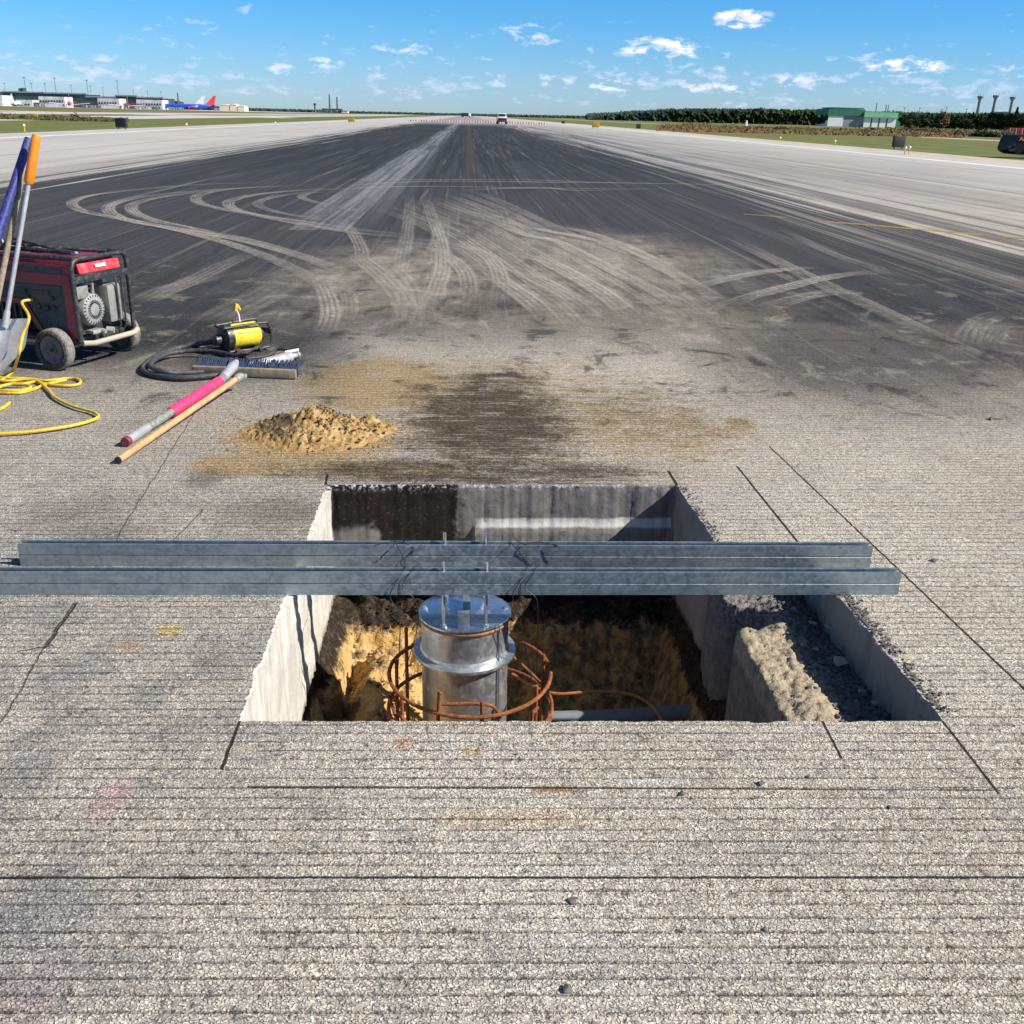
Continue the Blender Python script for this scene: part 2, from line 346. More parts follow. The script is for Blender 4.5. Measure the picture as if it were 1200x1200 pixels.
    mid = t.sm(y, 12.0, 3.0, 0.35, 1.0)
    c = t.mix(t.mul(t.sm(sp3, 0.52, 0.66), t.mul(mid, 0.60)), c, t.mix(1.0, c, (0.34, 0.33, 0.325), 'MULTIPLY'))
    c = t.mix(t.mul(t.sm(sp3, 0.46, 0.34), t.mul(mid, 0.55)), c, t.mix(1.0, c, (1.5, 1.5, 1.5), 'MULTIPLY'))
    sp5 = t.noise(t.comb(t.mul(x, 55.0), t.mul(y, 40.0), 4.0), 1.0, 3, 0.7)
    c = t.mix(t.mul(t.sm(sp5, 0.60, 0.66), t.mul(t.sm(y, 9.0, 5.0), 0.75)), c, t.mix(1.0, c, (0.22, 0.21, 0.20), 'MULTIPLY'))
    sp4 = t.noise(t.comb(t.mul(x, 7.0), t.mul(y, 16.0)), 1.0, 5, 0.75)
    c = t.mix(t.mul(t.sm(sp4, 0.53, 0.68), 0.50), c, t.mix(1.0, c, (0.52, 0.51, 0.50), 'MULTIPLY'))
    c = t.mix(t.mul(t.sm(sp4, 0.46, 0.34), 0.40), c, t.mix(1.0, c, (1.28, 1.27, 1.25), 'MULTIPLY'))
    # ---- grooves
    slope = t.m('SUBTRACT', 0.016, t.mul(t.sub(t.mn(t.mx(y, 1.2), 4.2), 1.7), 0.0145))
    yw = t.add(t.add(y, t.mul(x, slope)), t.mul(t.sub(t.noise(p, 45, 3, .7), .5), 0.0095))
    fr = t.ab(t.sub(t.m('FRACT', t.m('DIVIDE', yw, 0.0382)), 0.5))
    gn = t.noise(t.comb(t.mul(x, 3.0), t.mul(y, 26.18)), 1.0, 3, 0.7)
    gr = t.mul(t.sm(fr, 0.030, 0.13, 1.0, 0.0), t.mul(t.sm(gn, 0.34, 0.60, 0.35, 1.0), t.sm(t.noise(p, 60, 3, .7), .30, .55, .40, 1.0)))
    gr = t.mul(gr, t.sm(y, 16.0, 6.0))
    c = t.mix(t.mul(gr, 0.74), c, t.mix(1.0, c, (0.36, 0.31, 0.27), 'MULTIPLY'))
    # ---- saw cuts and cracks
    wob = t.mul(t.sub(t.noise(p, 22.0, 3, 0.6), 0.5), 0.012)
    wob2 = t.mul(t.sub(t.noise(p, 7.0, 3, 0.6), 0.5), 0.03)
    cuts = None
    def seg(a, bb, wd, wb=wob, strength=1.0):
        nonlocal cuts
        d = (bb-a); L = d.length; d = d/L
        rx = t.sub(x, a.x); ry = t.sub(y, a.y)
        u = t.m('DIVIDE', t.add(t.mul(rx, d.x), t.mul(ry, d.y)), L)
        v = t.ab(t.add(t.sub(t.mul(rx, d.y), t.mul(ry, d.x)), wb))
        msk = t.mul(t.mul(t.sm(v, wd*0.55, wd*1.1, strength, 0.0), t.m('GREATER_THAN', u, 0.0)), t.m('LESS_THAN', u, 1.0))
        cuts = msk if cuts is None else t.mx(cuts, msk)
    seg(G(1104, 845), G(1170, 930), 0.0045, t.mul(wob, .35)); seg(G(963, 845), G(986, 889), 0.004, t.mul(wob, .35)); seg(G(281, 843), G(259, 902), 0.005)
    seg(G(863, 546), G(935, 636), 0.006, t.mul(wob, .4)); seg(G(901, 523), G(1215, 822), 0.005, wob); seg(G(783, 552), G(793, 569), 0.008, t.mul(wob, .3))
    seg(G(88, 706), G(50, 760), 0.008, wob2, .8); seg(G(50, 760), G(-20, 880), 0.004, wob2, .6); seg(G(236, 597), G(180, 660), 0.004, wob2, .5)
    seg(G(383, 556), G(381, 569), 0.006, t.mul(wob, .3)); seg(G(20, 763), G(62, 756), 0.004, wob2, .8)
    seg(G(-30, 1028.5), G(1230, 1028), 0.0034, t.mul(wob, .6), .9); seg(G(290, 922), G(600, 923), 0.0045, t.mul(wob, .35), .8); seg(G(600, 923), G(1172, 926), 0.003, t.mul(wob, .35), .8)
    seg(G(255, 440), G(130, 640), 0.004, wob2, .45)
    c = t.mix(t.mul(cuts, 0.93), c, (0.030, 0.024, 0.018))
    t.put(b.inputs['Base Color'], c); b.inputs['Roughness'].default_value = 0.95; b.inputs['Specular IOR Level'].default_value = 0.06
    h = t.sub(t.mul(t.inv(sp), 1.0), t.mul(gap, 0.8)); h = t.sub(h, t.mul(gr, 1.1)); h = t.sub(h, t.mul(cuts, 3.0)); h = t.add(h, t.mul(sp3, 0.5))
    t.put(b.inputs['Normal'], t.bump(t.mul(h, t.sm(y, 14.0, 4.0, 0.2, 1.0)), 1.0, 0.0042))
    return mt
def grass_material():
    mt, t, b = new_mat('grass'); p = t.pos(); x, y, z = t.sep(p)
    n = t.noise(p, 0.35, 6, 0.65); nb = t.noise(t.comb(t.mul(x, .02), t.mul(y, .004)), 1.0, 5, 0.6); nf = t.noise(p, 6, 3, .6)
    c = t.mix(t.sm(n, 0.35, 0.7), (0.09, 0.115, 0.03), (0.15, 0.155, 0.05))
    c = t.mix(t.mul(t.sm(nf, .4, .7), .35), c, (0.16, 0.17, 0.07))
    c = t.mix(t.mul(t.sm(nb, 0.45, 0.6), t.sm(t.ab(x), 45.0, 70.0)), c, (0.17, 0.145, 0.075))
    stripes = t.m('SINE', t.mul(x, 1.1))
    c = t.mix(t.mul(t.sm(stripes, -.5, .9), 0.3), c, (0.18, 0.2, 0.085))
    t.put(b.inputs['Base Color'], c); b.inputs['Roughness'].default_value = 0.95; b.inputs['Specular IOR Level'].default_value = 0.1
    t.put(b.inputs['Normal'], t.bump(nf, 0.6, 0.05))
    return mt
M = {}
M['runway'] = runway_material(); M['grass'] = grass_material()
M['pave'] = mat_simple('pale_concrete', (0.46, 0.445, 0.41), 0.9, var=0.12, scale=0.4, spec=.2)
M['shoulder'] = mat_simple('sandy_shoulder', (0.43, 0.385, 0.31), 0.9, var=0.15, scale=0.5, spec=.2)
M['white_paint'] = mat_simple('worn_white_paint', (0.60, 0.60, 0.59), 0.7, var=0.1, scale=0.6, dirt=(.4, .4, .39), dirt_amt=.5, spec=.2)
M['galv'] = mat_simple('galvanised_steel', (0.31, 0.365, 0.40), 0.42, metal=0.75, var=0.16, scale=30, dirt=(0.37, 0.37, 0.35), dirt_amt=0.35, bump=0.15, bscale=90)
M['channel'] = channel_mat()
M['galv_bright'] = mat_simple('bright_galvanised_steel', (0.52, 0.56, 0.60), 0.36, metal=0.85, var=0.22, scale=14, dirt=(0.42, 0.38, 0.32), dirt_amt=0.5, bump=0.2, bscale=60)
M['lid'] = mat_simple('zinc_plated_lid', (0.50, 0.60, 0.70), 0.22, metal=0.95, var=0.12, scale=12, dirt=(0.35, 0.4, 0.45), dirt_amt=0.3)
M['rust'] = mat_simple('rusty_rebar', (0.26, 0.095, 0.04), 0.85, var=0.35, scale=40, dirt=(0.11, 0.04, 0.02), dirt_amt=0.6, bump=0.5, bscale=200, spec=.2)
M['gasket'] = mat_simple('rusty_gasket', (0.34, 0.14, 0.05), 0.7, var=0.4, scale=50)
M['wire'] = mat_simple('black_wire', (0.035, 0.033, 0.033), 0.5, metal=0.4, var=0.2)
M['pvc'] = mat_simple('grey_conduit', (0.17, 0.20, 0.23), 0.55, var=0.15, scale=20, dirt=(.2, .16, .11), dirt_amt=.4)
M['copper'] = mat_simple('orange_cable', (0.42, 0.15, 0.05), 0.55, var=0.2, scale=30)
M['black'] = mat_simple('black_frame_paint', (0.025, 0.026, 0.03), 0.4, var=0.3, scale=20, dirt=(.16, .15, .13), dirt_amt=.35)
M['rubber'] = mat_simple('dusty_rubber', (0.032, 0.033, 0.037), 0.85, var=0.3, scale=25, dirt=(0.17, 0.155, 0.135), dirt_amt=0.7)
M['tread'] = mat_simple('dusty_tread', (0.22, 0.21, 0.19), 0.95, var=0.3, scale=40, dirt=(0.10, 0.095, 0.09), dirt_amt=0.7, bump=.6, bscale=120)
M['rim'] = mat_simple('grey_rim', (0.13, 0.145, 0.155), 0.6, var=0.25, scale=18, dirt=(.26, .24, .21), dirt_amt=.4)
M['red'] = mat_simple('red_enamel', (0.56, 0.035, 0.055), 0.33, var=0.15, scale=9, dirt=(0.36, 0.16, 0.15), dirt_amt=0.55, coat=.1)
M['maroon'] = mat_simple('maroon_enamel', (0.24, 0.015, 0.035), 0.38, var=0.2, scale=9, dirt=(0.16, 0.09, 0.09), dirt_amt=0.5, coat=.2)
M['panel'] = mat_simple('dark_control_panel', (0.028, 0.045, 0.055), 0.5, var=0.4, scale=14, dirt=(0.10, 0.12, 0.13), dirt_amt=0.6)
M['alu'] = mat_simple('cast_aluminium', (0.44, 0.45, 0.44), 0.5, metal=0.55, var=0.2, scale=25, dirt=(.25, .22, .18), dirt_amt=.5)
M['muffler'] = mat_simple('dusty_muffler_steel', (0.27, 0.275, 0.26), 0.6, metal=0.35, var=0.2, scale=18, dirt=(.36, .34, .28), dirt_amt=.5, bump=.2)
M['yellow'] = mat_simple('yellow_enamel', (0.78, 0.60, 0.035), 0.4, var=0.12, scale=18, dirt=(0.30, 0.22, 0.08), dirt_amt=0.55)
M['cord'] = mat_simple('yellow_cord', (0.72, 0.48, 0.03), 0.5, var=0.12, scale=30, dirt=(0.34, 0.20, 0.05), dirt_amt=0.5)
M['hose'] = mat_simple('black_hose', (0.035, 0.037, 0.042), 0.55, var=0.3, scale=30, dirt=(.16, .15, .14), dirt_amt=.55)
M['pink'] = mat_simple('pink_grip', (0.80, 0.035, 0.16), 0.5, var=0.12, scale=30, dirt=(.5, .12, .16), dirt_amt=.3)
M['wood'] = mat_simple('wooden_handle', (0.52, 0.31, 0.15), 0.6, var=0.18, scale=20, dirt=(.30, .19, .1), dirt_amt=.3)
M['greyfib'] = mat_simple('dirty_grey_shaft', (0.24, 0.24, 0.225), 0.7, var=0.3, scale=25, dirt=(.10, .09, .08), dirt_amt=.6)
M['orange'] = mat_simple('orange_plastic', (0.85, 0.24, 0.01), 0.4, var=0.1, scale=20, dirt=(.5, .2, .05), dirt_amt=.2)
M['blue'] = mat_simple('navy_paint', (0.016, 0.03, 0.20), 0.45, var=0.2, scale=20, dirt=(.22, .2, .22), dirt_amt=.35)
M['bristle'] = mat_simple('blue_bristles', (0.004, 0.022, 0.075), 0.7, var=0.4, scale=90)
M['boards'] = mat_simple('grey_wood_block', (0.27, 0.215, 0.155), 0.8, var=0.25, scale=30, dirt=(.12, .1, .08), dirt_amt=.5)
M['silver'] = mat_simple('silver_tube', (0.58, 0.59, 0.60), 0.35, metal=0.5, var=0.12, scale=20, dirt=(.36, .33, .3), dirt_amt=.4)
M['darkmetal'] = mat_simple('dark_metal', (0.06, 0.062, 0.066), 0.5, metal=0.5, var=0.3, scale=20, dirt=(.2, .17, .13), dirt_amt=.4)
M['bark'] = mat_simple('bark', (0.09, 0.07, 0.05), 0.95, var=0.2, scale=1)
M['sign_black'] = mat_simple('black_sign_panel', (0.018, 0.02, 0.022), 0.6, var=0.2, scale=2)
M['sign_yellow'] = mat_simple('yellow_sign_panel', (0.42, 0.27, 0.02), 0.6, var=0.15, scale=2)
M['white'] = mat_simple('white_paint', (0.80, 0.80, 0.79), 0.5, var=0.06, scale=1)
M['greywhite'] = mat_simple('weathered_white_cladding', (0.52, 0.53, 0.55), 0.7, var=0.25, scale=.15)
M['glass'] = mat_simple('dark_glass', (0.02, 0.025, 0.03), 0.1, var=0.1, scale=1)
M['greenroof'] = mat_simple('green_roofing', (0.025, 0.16, 0.085), 0.6, var=0.12, scale=.3)
M['greenlight'] = mat_simple('pale_green_cladding', (0.22, 0.52, 0.30), 0.6, var=0.1, scale=.3)
M['darkroof'] = mat_simple('dark_teal_cladding', (0.035, 0.065, 0.07), 0.5, var=0.2, scale=.1)
M['greyclad'] = mat_simple('grey_cladding', (0.26, 0.28, 0.31), 0.6, var=0.2, scale=.2)
M['cream'] = mat_simple('cream_cladding', (0.72, 0.66, 0.50), 0.7, var=0.1, scale=.2)
M['pole'] = mat_simple('pole_steel', (0.16, 0.17, 0.18), 0.6, metal=0.3, var=0.1)
M['towerc'] = mat_simple('tower_concrete', (0.27, 0.25, 0.27), 0.8, var=0.12, scale=.2)
M['bluepaint'] = mat_simple('blue_fuselage', (0.035, 0.09, 0.50), 0.35, var=0.05, scale=.1)
M['tailred'] = mat_simple('red_tail', (0.72, 0.06, 0.05), 0.4, var=0.1, scale=.1)
M['tailpink'] = mat_simple('pink_tail', (0.70, 0.16, 0.22), 0.4, var=0.1, scale=.1)
M['barred'] = mat_simple('red_barrier_plastic', (0.42, 0.12, 0.09), 0.6, var=0.15, scale=1)
M['ambletter'] = mat_simple('orange_lettering', (0.62, 0.30, 0.03), 0.6, var=0.1)
M['navy'] = mat_simple('dark_navy_body', (0.008, 0.010, 0.022), 0.6, var=0.3, scale=2, spec=.2)
M['darkred'] = mat_simple('dark_red_panels', (0.16, 0.03, 0.04), 0.7, var=0.3, scale=1.5)
M['amber'] = mat_simple('amber_lens', (0.85, 0.45, 0.04), 0.3, var=0.1)
M['chip'] = mat_simple('broken_dark_stone', (0.12, 0.112, 0.105), 0.85, var=0.4, scale=60, bump=.3)
M['chunk'] = mat_simple('broken_concrete', (0.34, 0.325, 0.30), 0.9, var=0.25, scale=30, dirt=(.14, .13, .12), dirt_amt=.6, bump=.5, bscale=120, spec=.2)
def foliage_mat(name, c1, c2):
    mt, t, b = new_mat(name); n = t.noise(t.pos(), 0.5, 4, .7); n2 = t.noise(t.pos(), 2.5, 2, .7)
    c = t.mix(t.sm(n, .35, .65), c1, c2); c = t.mix(t.mul(t.sm(n2, .4, .7), .4), c, tuple(v*1.5 for v in c2))
    t.put(b.inputs['Base Color'], c); b.inputs['Roughness'].default_value = .9; b.inputs['Specular IOR Level'].default_value = .1
    return mt
M['leaf'] = foliage_mat('dark_green_foliage', (.018, .032, .018), (.035, .055, .022))
M['leaf_olive'] = foliage_mat('olive_foliage', (.055, .062, .025), (.10, .095, .04))
M['leaf_orange'] = foliage_mat('autumn_foliage', (.10, .062, .03), (.17, .115, .055))
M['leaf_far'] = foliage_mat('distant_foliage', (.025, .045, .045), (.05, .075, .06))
# ------------------------------------------------------------------ pit outline
C0 = [Vector((G(280, 845).x, G(280, 845).y)), Vector((1.295, 2.281)), Vector((1.262, 3.45)), Vector((0.958, 3.45)), Vector((0.928, 4.150)), Vector((-0.599, 4.121))]
def contour():
    pts = []; n = len(C0); s = 0
    rough = [0.009, 0.014, 0.012, 0.012, 0.008, 0.024]
    for i in range(n):
        a, b = C0[i], C0[(i+1) % n]; d = b-a; L = d.length; d = d/L; nr = Vector((d.y, -d.x))  # outward for ccw
        k = max(4, int(L/0.011))
        for j in range(k):
            u = j/k; q = a+d*(L*u); fade = min(1, min(u, 1-u)*k/3.0)
            amp = rough[i]
            if i == 3: amp = 0.016
            if i == 5 and u > 0.35: amp = 0.016
            e = mnoise.noise(Vector((s*38, i*7, 0)))*0.5+mnoise.noise(Vector((s*90, i*7, 3)))*0.35+max(0, mnoise.noise(Vector((s*9, i*3, 8))))*1.6
            pts.append((q+nr*(max(-0.15, e)*amp*fade), nr, i, s)); s += L/k
    return pts
CT = contour()
def build_runway():
    bm = bmesh.new()
    inner = [bm.verts.new((p.x, p.y, 0)) for p, *_ in CT]
    X0, X1, Y0, Y1 = -3.0, 3.0, 0.4, 6.5
    outer = [bm.verts.new(p) for p in ((X0, Y0, 0), (X1, Y0, 0), (X1, Y1, 0), (X0, Y1, 0))]
    es = [bm.edges.new((inner[i], inner[(i+1) % len(inner)])) for i in range(len(inner))]
    es += [bm.edges.new((outer[i], outer[(i+1) % 4])) for i in range(4)]
    bmesh.ops.triangle_fill(bm, use_beauty=True, use_dissolve=False, edges=es)
    XS = [-24.6, X0, X1, 24.6]; YS = [-5, Y0, Y1, 60, 400, 2600]
    for i in range(3):
        for j in range(5):
            if i == 1 and j == 1: continue
            bm.faces.new([bm.verts.new(p) for p in ((XS[i], YS[j], 0), (XS[i+1], YS[j], 0), (XS[i+1], YS[j+1], 0), (XS[i], YS[j+1], 0))])
    bmesh.ops.recalc_face_normals(bm, faces=bm.faces[:])
    for f in bm.faces:
        if f.normal.z < 0: f.normal_flip()
    me = bpy.data.meshes.new('runway'); bm.to_mesh(me); bm.free(); me.materials.append(M['runway'])
    o = bpy.data.objects.new('runway', me); col.objects.link(o); struct(o)
    return o
runway = build_runway()
def build_ground():
    XS = [-3500, -2, 2.2, 3500]; YS = [-60, 1.0, 5.5, 6000]; mb = MB()
    for i in range(3):
        for j in range(3):
            if i == 1 and j == 1: continue
            k = mb.addv([(XS[i], YS[j], -.03), (XS[i+1], YS[j], -.03), (XS[i+1], YS[j+1], -.03), (XS[i], YS[j+1], -.03)]); mb.face((k, k+1, k+2, k+3))
    return struct(mb.build('grass_ground', M['grass']))
build_ground()
def sheet(name, mat, pts, z):
    mb = MB(); k = mb.addv([(p[0], p[1], z) for p in pts]); mb.face(tuple(range(k, k+len(pts)))); return struct(mb.build(name, mat))
sheet('runway_shoulder', M['shoulder'], ((24.6, -5), (27.6, -5), (27.6, 2600), (24.6, 2600)), -.004)
sheet('runway_shoulder', M['pave'], ((-25.4, -5), (-24.6, -5), (-24.6, 2600), (-25.4, 2600)), -.004)
sheet('edge_stripe', M['white_paint'], ((21.6, 20), (22.4, 20), (22.4, 420), (21.6, 420)), .004)
sheet('edge_stripe', M['white_paint'], ((-22.4, 20), (-21.6, 20), (-21.6, 420), (-22.4, 420)), .004)
xa, xb = G(0, 141).x, G(0, 136).x
sheet('taxiway', M['pave'], ((xb, -20), (xa, -20), (xa, 900), (xb, 900)), -.022)
sheet('apron', M['pave'], ((-1500, 640), (-150, 900), (-150, 1300), (-1500, 1300)), -.022)
sheet('service_road', M['shoulder'], ((62, 0), (66, 0), (76, 900), (70, 900)), -.022)
sheet('dirt_path', M['shoulder'], ((95, 60), (260, 150), (262, 160), (92, 66)), -.018)
for (a, b_) in ((-100, -78),):
    sheet('taxiway', M['pave'], ((a, 100), (b_, 100), (b_+20, 1500), (a+10, 1500)), -.022)
sheet('taxiway', M['pave'], ((-150, 260), (-40, 235), (-40, 262), (-150, 290)), -.018)
# ------------------------------------------------------------------ tyre tracks and painted line
def track_mat():
    mt, t, b = new_mat('dusty_tyre_print'); u, v, _ = t.sep(t.uv()); p = t.pos()
    ed = t.sm(t.add(t.ab(t.sub(u, .5)), t.mul(t.sub(t.noise(p, 3, 3, .7), .5), .25)), .5, .30)
    ln = t.ab(t.sub(t.m('FRACT', t.mul(t.add(u, t.mul(t.sub(t.noise(p, 2, 2), .5), .08)), 5.0)), .5))
    ln = t.sm(ln, 0.08, 0.28, 0.52, 1.0)
    tr = t.noise(t.comb(t.mul(u, 3), t.mul(v, 9)), 1.0, 3, .6)
    big = t.noise(t.comb(t.mul(u, .8), t.mul(v, .45)), 1.0, 4, .6)
    a = t.mul(t.mul(ed, ln), t.mul(t.sm(tr, .3, .65, .7, 1), t.sm(big, .34, .56, .12, .9)))
    a = t.mul(a, t.sm(t.noise(p, 30, 3, .7), .35, .6, .45, 1.0))
    att = t.n.new('ShaderNodeAttribute'); att.attribute_name = 'fade'
    a = t.mul(t.mul(a, .88), att.outputs['Fac'])
    t.put(b.inputs['Base Color'], (0.44, 0.41, 0.36)); b.inputs['Roughness'].default_value = 1.0; b.inputs['Specular IOR Level'].default_value = .1
    t.put(b.inputs['Alpha'], a)
    return mt
M['track'] = track_mat()
def strip(name, pts, width, mat, z, fade=None):
    P = spline([(p.x, p.y, z) for p in pts], 10); mb_v = []; uv = []; fd = []; L = 0
    for i, q in enumerate(P):
        d = (P[min(i+1, len(P)-1)]-P[max(i-1, 0)]); d.z = 0; d.normalize(); nr = Vector((d.y, -d.x, 0))
        if i: L += (q-P[i-1]).length
        mb_v += [q-nr*width/2, q+nr*width/2]; uv.append(L)
        uu = i/(len(P)-1); fd += [min(1, 3.2*uu, 3.2*(1-uu))*(fade or 1)]*2
    me = bpy.data.meshes.new(name); me.from_pydata([tuple(v) for v in mb_v], [], [(2*i, 2*i+1, 2*i+3, 2*i+2) for i in range(len(P)-1)])
    ul = me.uv_layers.new(name='UVMap')
    for poly in me.polygons:
        for li in poly.loop_indices:
            vi = me.loops[li].vertex_index; ul.data[li].uv = (vi % 2, uv[vi//2])
    at_ = me.attributes.new('fade', 'FLOAT', 'POINT'); at_.data.foreach_set('value', fd)
    me.materials.append(mat); o = bpy.data.objects.new(name, me); col.objects.link(o); return struct(o)
def c6(l): return [G(a/2.069+60, b/2.069+180) for a, b in l]
def c7(l): return [G(a/2.069+620, b/2.069+180) for a, b in l]
_A = [(548, 222), (585, 236), (640, 262), (720, 300), (790, 338), (850, 378)]
_B = [(452, 240), (510, 262), (560, 292), (610, 330), (650, 358), (680, 388)]
TR = [([G(pa[0]+(pb[0]-pa[0])*k_, pa[1]+(pb[1]-pa[1])*k_) for pa, pb in zip(_A, _B)], .30, .55+.4*((j_*37) % 5)/5) for j_, k_ in enumerate((.0, .14, .28, .42, .56, .7, .85, 1.0, 1.15))] + [
 ([G(380, 220), G(500, 213), G(650, 214), G(800, 216), G(950, 219)], .30, .9), ([G(330, 226), G(480, 219), G(640, 221), G(780, 222)], .30, .6),
 ([G(440, 300), G(470, 330), G(480, 360), G(470, 395)], .35, .5), ([G(400, 290), G(440, 318), G(470, 350), G(480, 385)], .3, .6), ([G(520, 245), G(515, 290), G(510, 330), G(500, 380)], .3, .6),
 (c6([(640, 72), (450, 73), (300, 80), (150, 95), (75, 108), (50, 124), (85, 143), (200, 165), (330, 192), (450, 226), (560, 268), (640, 312), (700, 365)]), .24, .95),
 (c6([(640, 78), (400, 88), (230, 105), (155, 122), (138, 138), (175, 160), (300, 184), (430, 205), (560, 237), (680, 278), (760, 325)]), .27, 1),
 (c6([(500, 82), (380, 92), (260, 108), (205, 122), (195, 138), (235, 160), (350, 186), (480, 213), (600, 248), (720, 292)]), .26, .9),
 (c6([(700, 76), (560, 80), (450, 86), (370, 98), (350, 113), (385, 130), (500, 152), (620, 175), (740, 194), (860, 205), (1000, 225)]), .26, .8),
 (c6([(760, 84), (640, 88), (520, 98), (445, 112), (430, 127), (470, 145), (600, 166), (760, 188), (900, 205)]), .26, .9),
 (c6([(700, 86), (580, 100), (505, 118), (520, 136), (600, 154), (720, 172)]), .22, .55),
 (c6([(760, 95), (640, 96), (607, 106), (640, 120), (740, 140)]), .22, .55),
 (c6([(700, 160), (735, 200), (752, 240), (750, 280)]), .22, .6),
 (c6([(905, 105), (925, 160), (945, 220), (948, 280), (930, 340), (895, 400)]), .24, .9),
 (c6([(870, 100), (868, 150), (862, 200), (850, 260), (835, 330)]), .24, .5),
 (c6([(640, 290), (665, 340), (678, 390), (660, 440)]), .22, .8),
 (c6([(700, 320), (720, 350), (722, 400)]), .2, .5),
 (c6([(860, 215), (930, 235), (985, 270), (1010, 310), (1005, 370)]), .24, .75),
 (c6([(900, 210), (990, 225), (1060, 255), (1090, 310), (1080, 380)]), .24, .75),
 (c6([(930, 110), (985, 135), (1060, 160), (1150, 200), (1260, 255)])[:-1]+c7([(60, 215), (150, 258), (230, 300), (330, 350), (440, 400)]), .26, .9),
 (c6([(975, 110), (1060, 150), (1150, 180)])+c7([(40, 190), (150, 212), (250, 248), (340, 290), (430, 340), (500, 385)]), .26, .9),
 (c7([(-60, 240), (30, 262), (110, 300), (190, 350), (230, 385)]), .3, .9),
 (c7([(-100, 262), (0, 300), (80, 340), (130, 375)]), .3, .8),
 (c7([(-140, 285), (-60, 320), (0, 360), (30, 390)]), .3, .7),
 (c7([(0, 175), (100, 185), (200, 215), (300, 262), (390, 318)]), .26, .8),
 (c7([(360, 345), (440, 320), (520, 300), (620, 285), (700, 280)]), .24, .75),
 (c7([(450, 385), (540, 352), (640, 325), (740, 302), (860, 290)]), .26, .85),
 (c7([(560, 385), (660, 355), (760, 335)]), .3, .65),
 (c7([(470, 200), (560, 245), (650, 290), (740, 335), (850, 385), (980, 450)]), .30, .6),
 (c7([(600, 180), (720, 240), (830, 280), (905, 308)]), .22, .45),
 (c7([(1160, 390), (1110, 405), (1075, 430), (1060, 470)]), .28, .6),
 (c7([(1180, 420), (1140, 440), (1120, 470)]), .2, .5),
 (c6([(960, 95), (1080, 88), (1200, 86)])+c7([(120, 92), (320, 88)]), .3, .6),
 (c6([(640, 66), (900, 66), (1150, 66)])+c7([(160, 72), (300, 74)]), .3, .6),
 (c6([(600, 300), (500, 360), (380, 420)]), .5, .35), (c6([(440, 290), (300, 330), (210, 370)]), .35, .45), (c6([(520, 240), (450, 262), (330, 320), (230, 365)]), .3, .4),
]
for i, (pts, wd, fd) in enumerate(TR):
    strip('tyre_track', pts, wd, M['track'], .0040+.0005*i, fd)
def worn_mat(name, c):
    mt, t, b = new_mat(name); p = t.pos(); x, y, z = t.sep(p)
    n = t.noise(t.comb(t.mul(x, 1.2), t.mul(y, 2.2)), 1.0, 5, .7); n2 = t.noise(p, 22, 3, .7)
    t.put(b.inputs['Base Color'], t.mix(t.sm(n2, .4, .6), c, tuple(v*.45 for v in c))); b.inputs['Roughness'].default_value = .8
    t.put(b.inputs['Alpha'], t.mul(t.sm(n, .30, .46), t.sm(n2, .3, .6, .5, 1)))
    return mt
M['line'] = worn_mat('worn_yellow_line', (.50, .30, .055))
strip('painted_line', [G(955, 259), G(1010, 263), G(1080, 269), G(1215, 281)], .17, M['line'], .0020)
strip('painted_line', [G(872, 251), G(900, 253), G(920, 255)], .12, M['line'], .0022)
def faded_stripe():
    mt, t, b = new_mat('faded_centreline_paint'); p = t.pos(); x, y, z = t.sep(p)
    n = t.noise(t.comb(t.mul(x, 9), t.mul(y, .12)), 1.0, 4, .7); n2 = t.noise(t.comb(t.mul(x, 4), t.mul(y, 3)), 1.0, 4, .7)
    t.put(b.inputs['Base Color'], (.42, .44, .47)); b.inputs['Roughness'].default_value = .85
    t.put(b.inputs['Alpha'], t.mul(t.mul(t.sm(n, .38, .62), t.sm(n2, .3, .6, .2, .9)), .36))
    return mt
M['lane'] = faded_stripe()
for ya, yb_ in ((14.2, 48), (70, 106), (128, 164)):
    strip('centreline_stripe', [Vector((-2.1, ya, 0)), Vector((-2.1, (ya+yb_)/2, 0)), Vector((-2.1, yb_, 0))], .95, M['lane'], .0026)
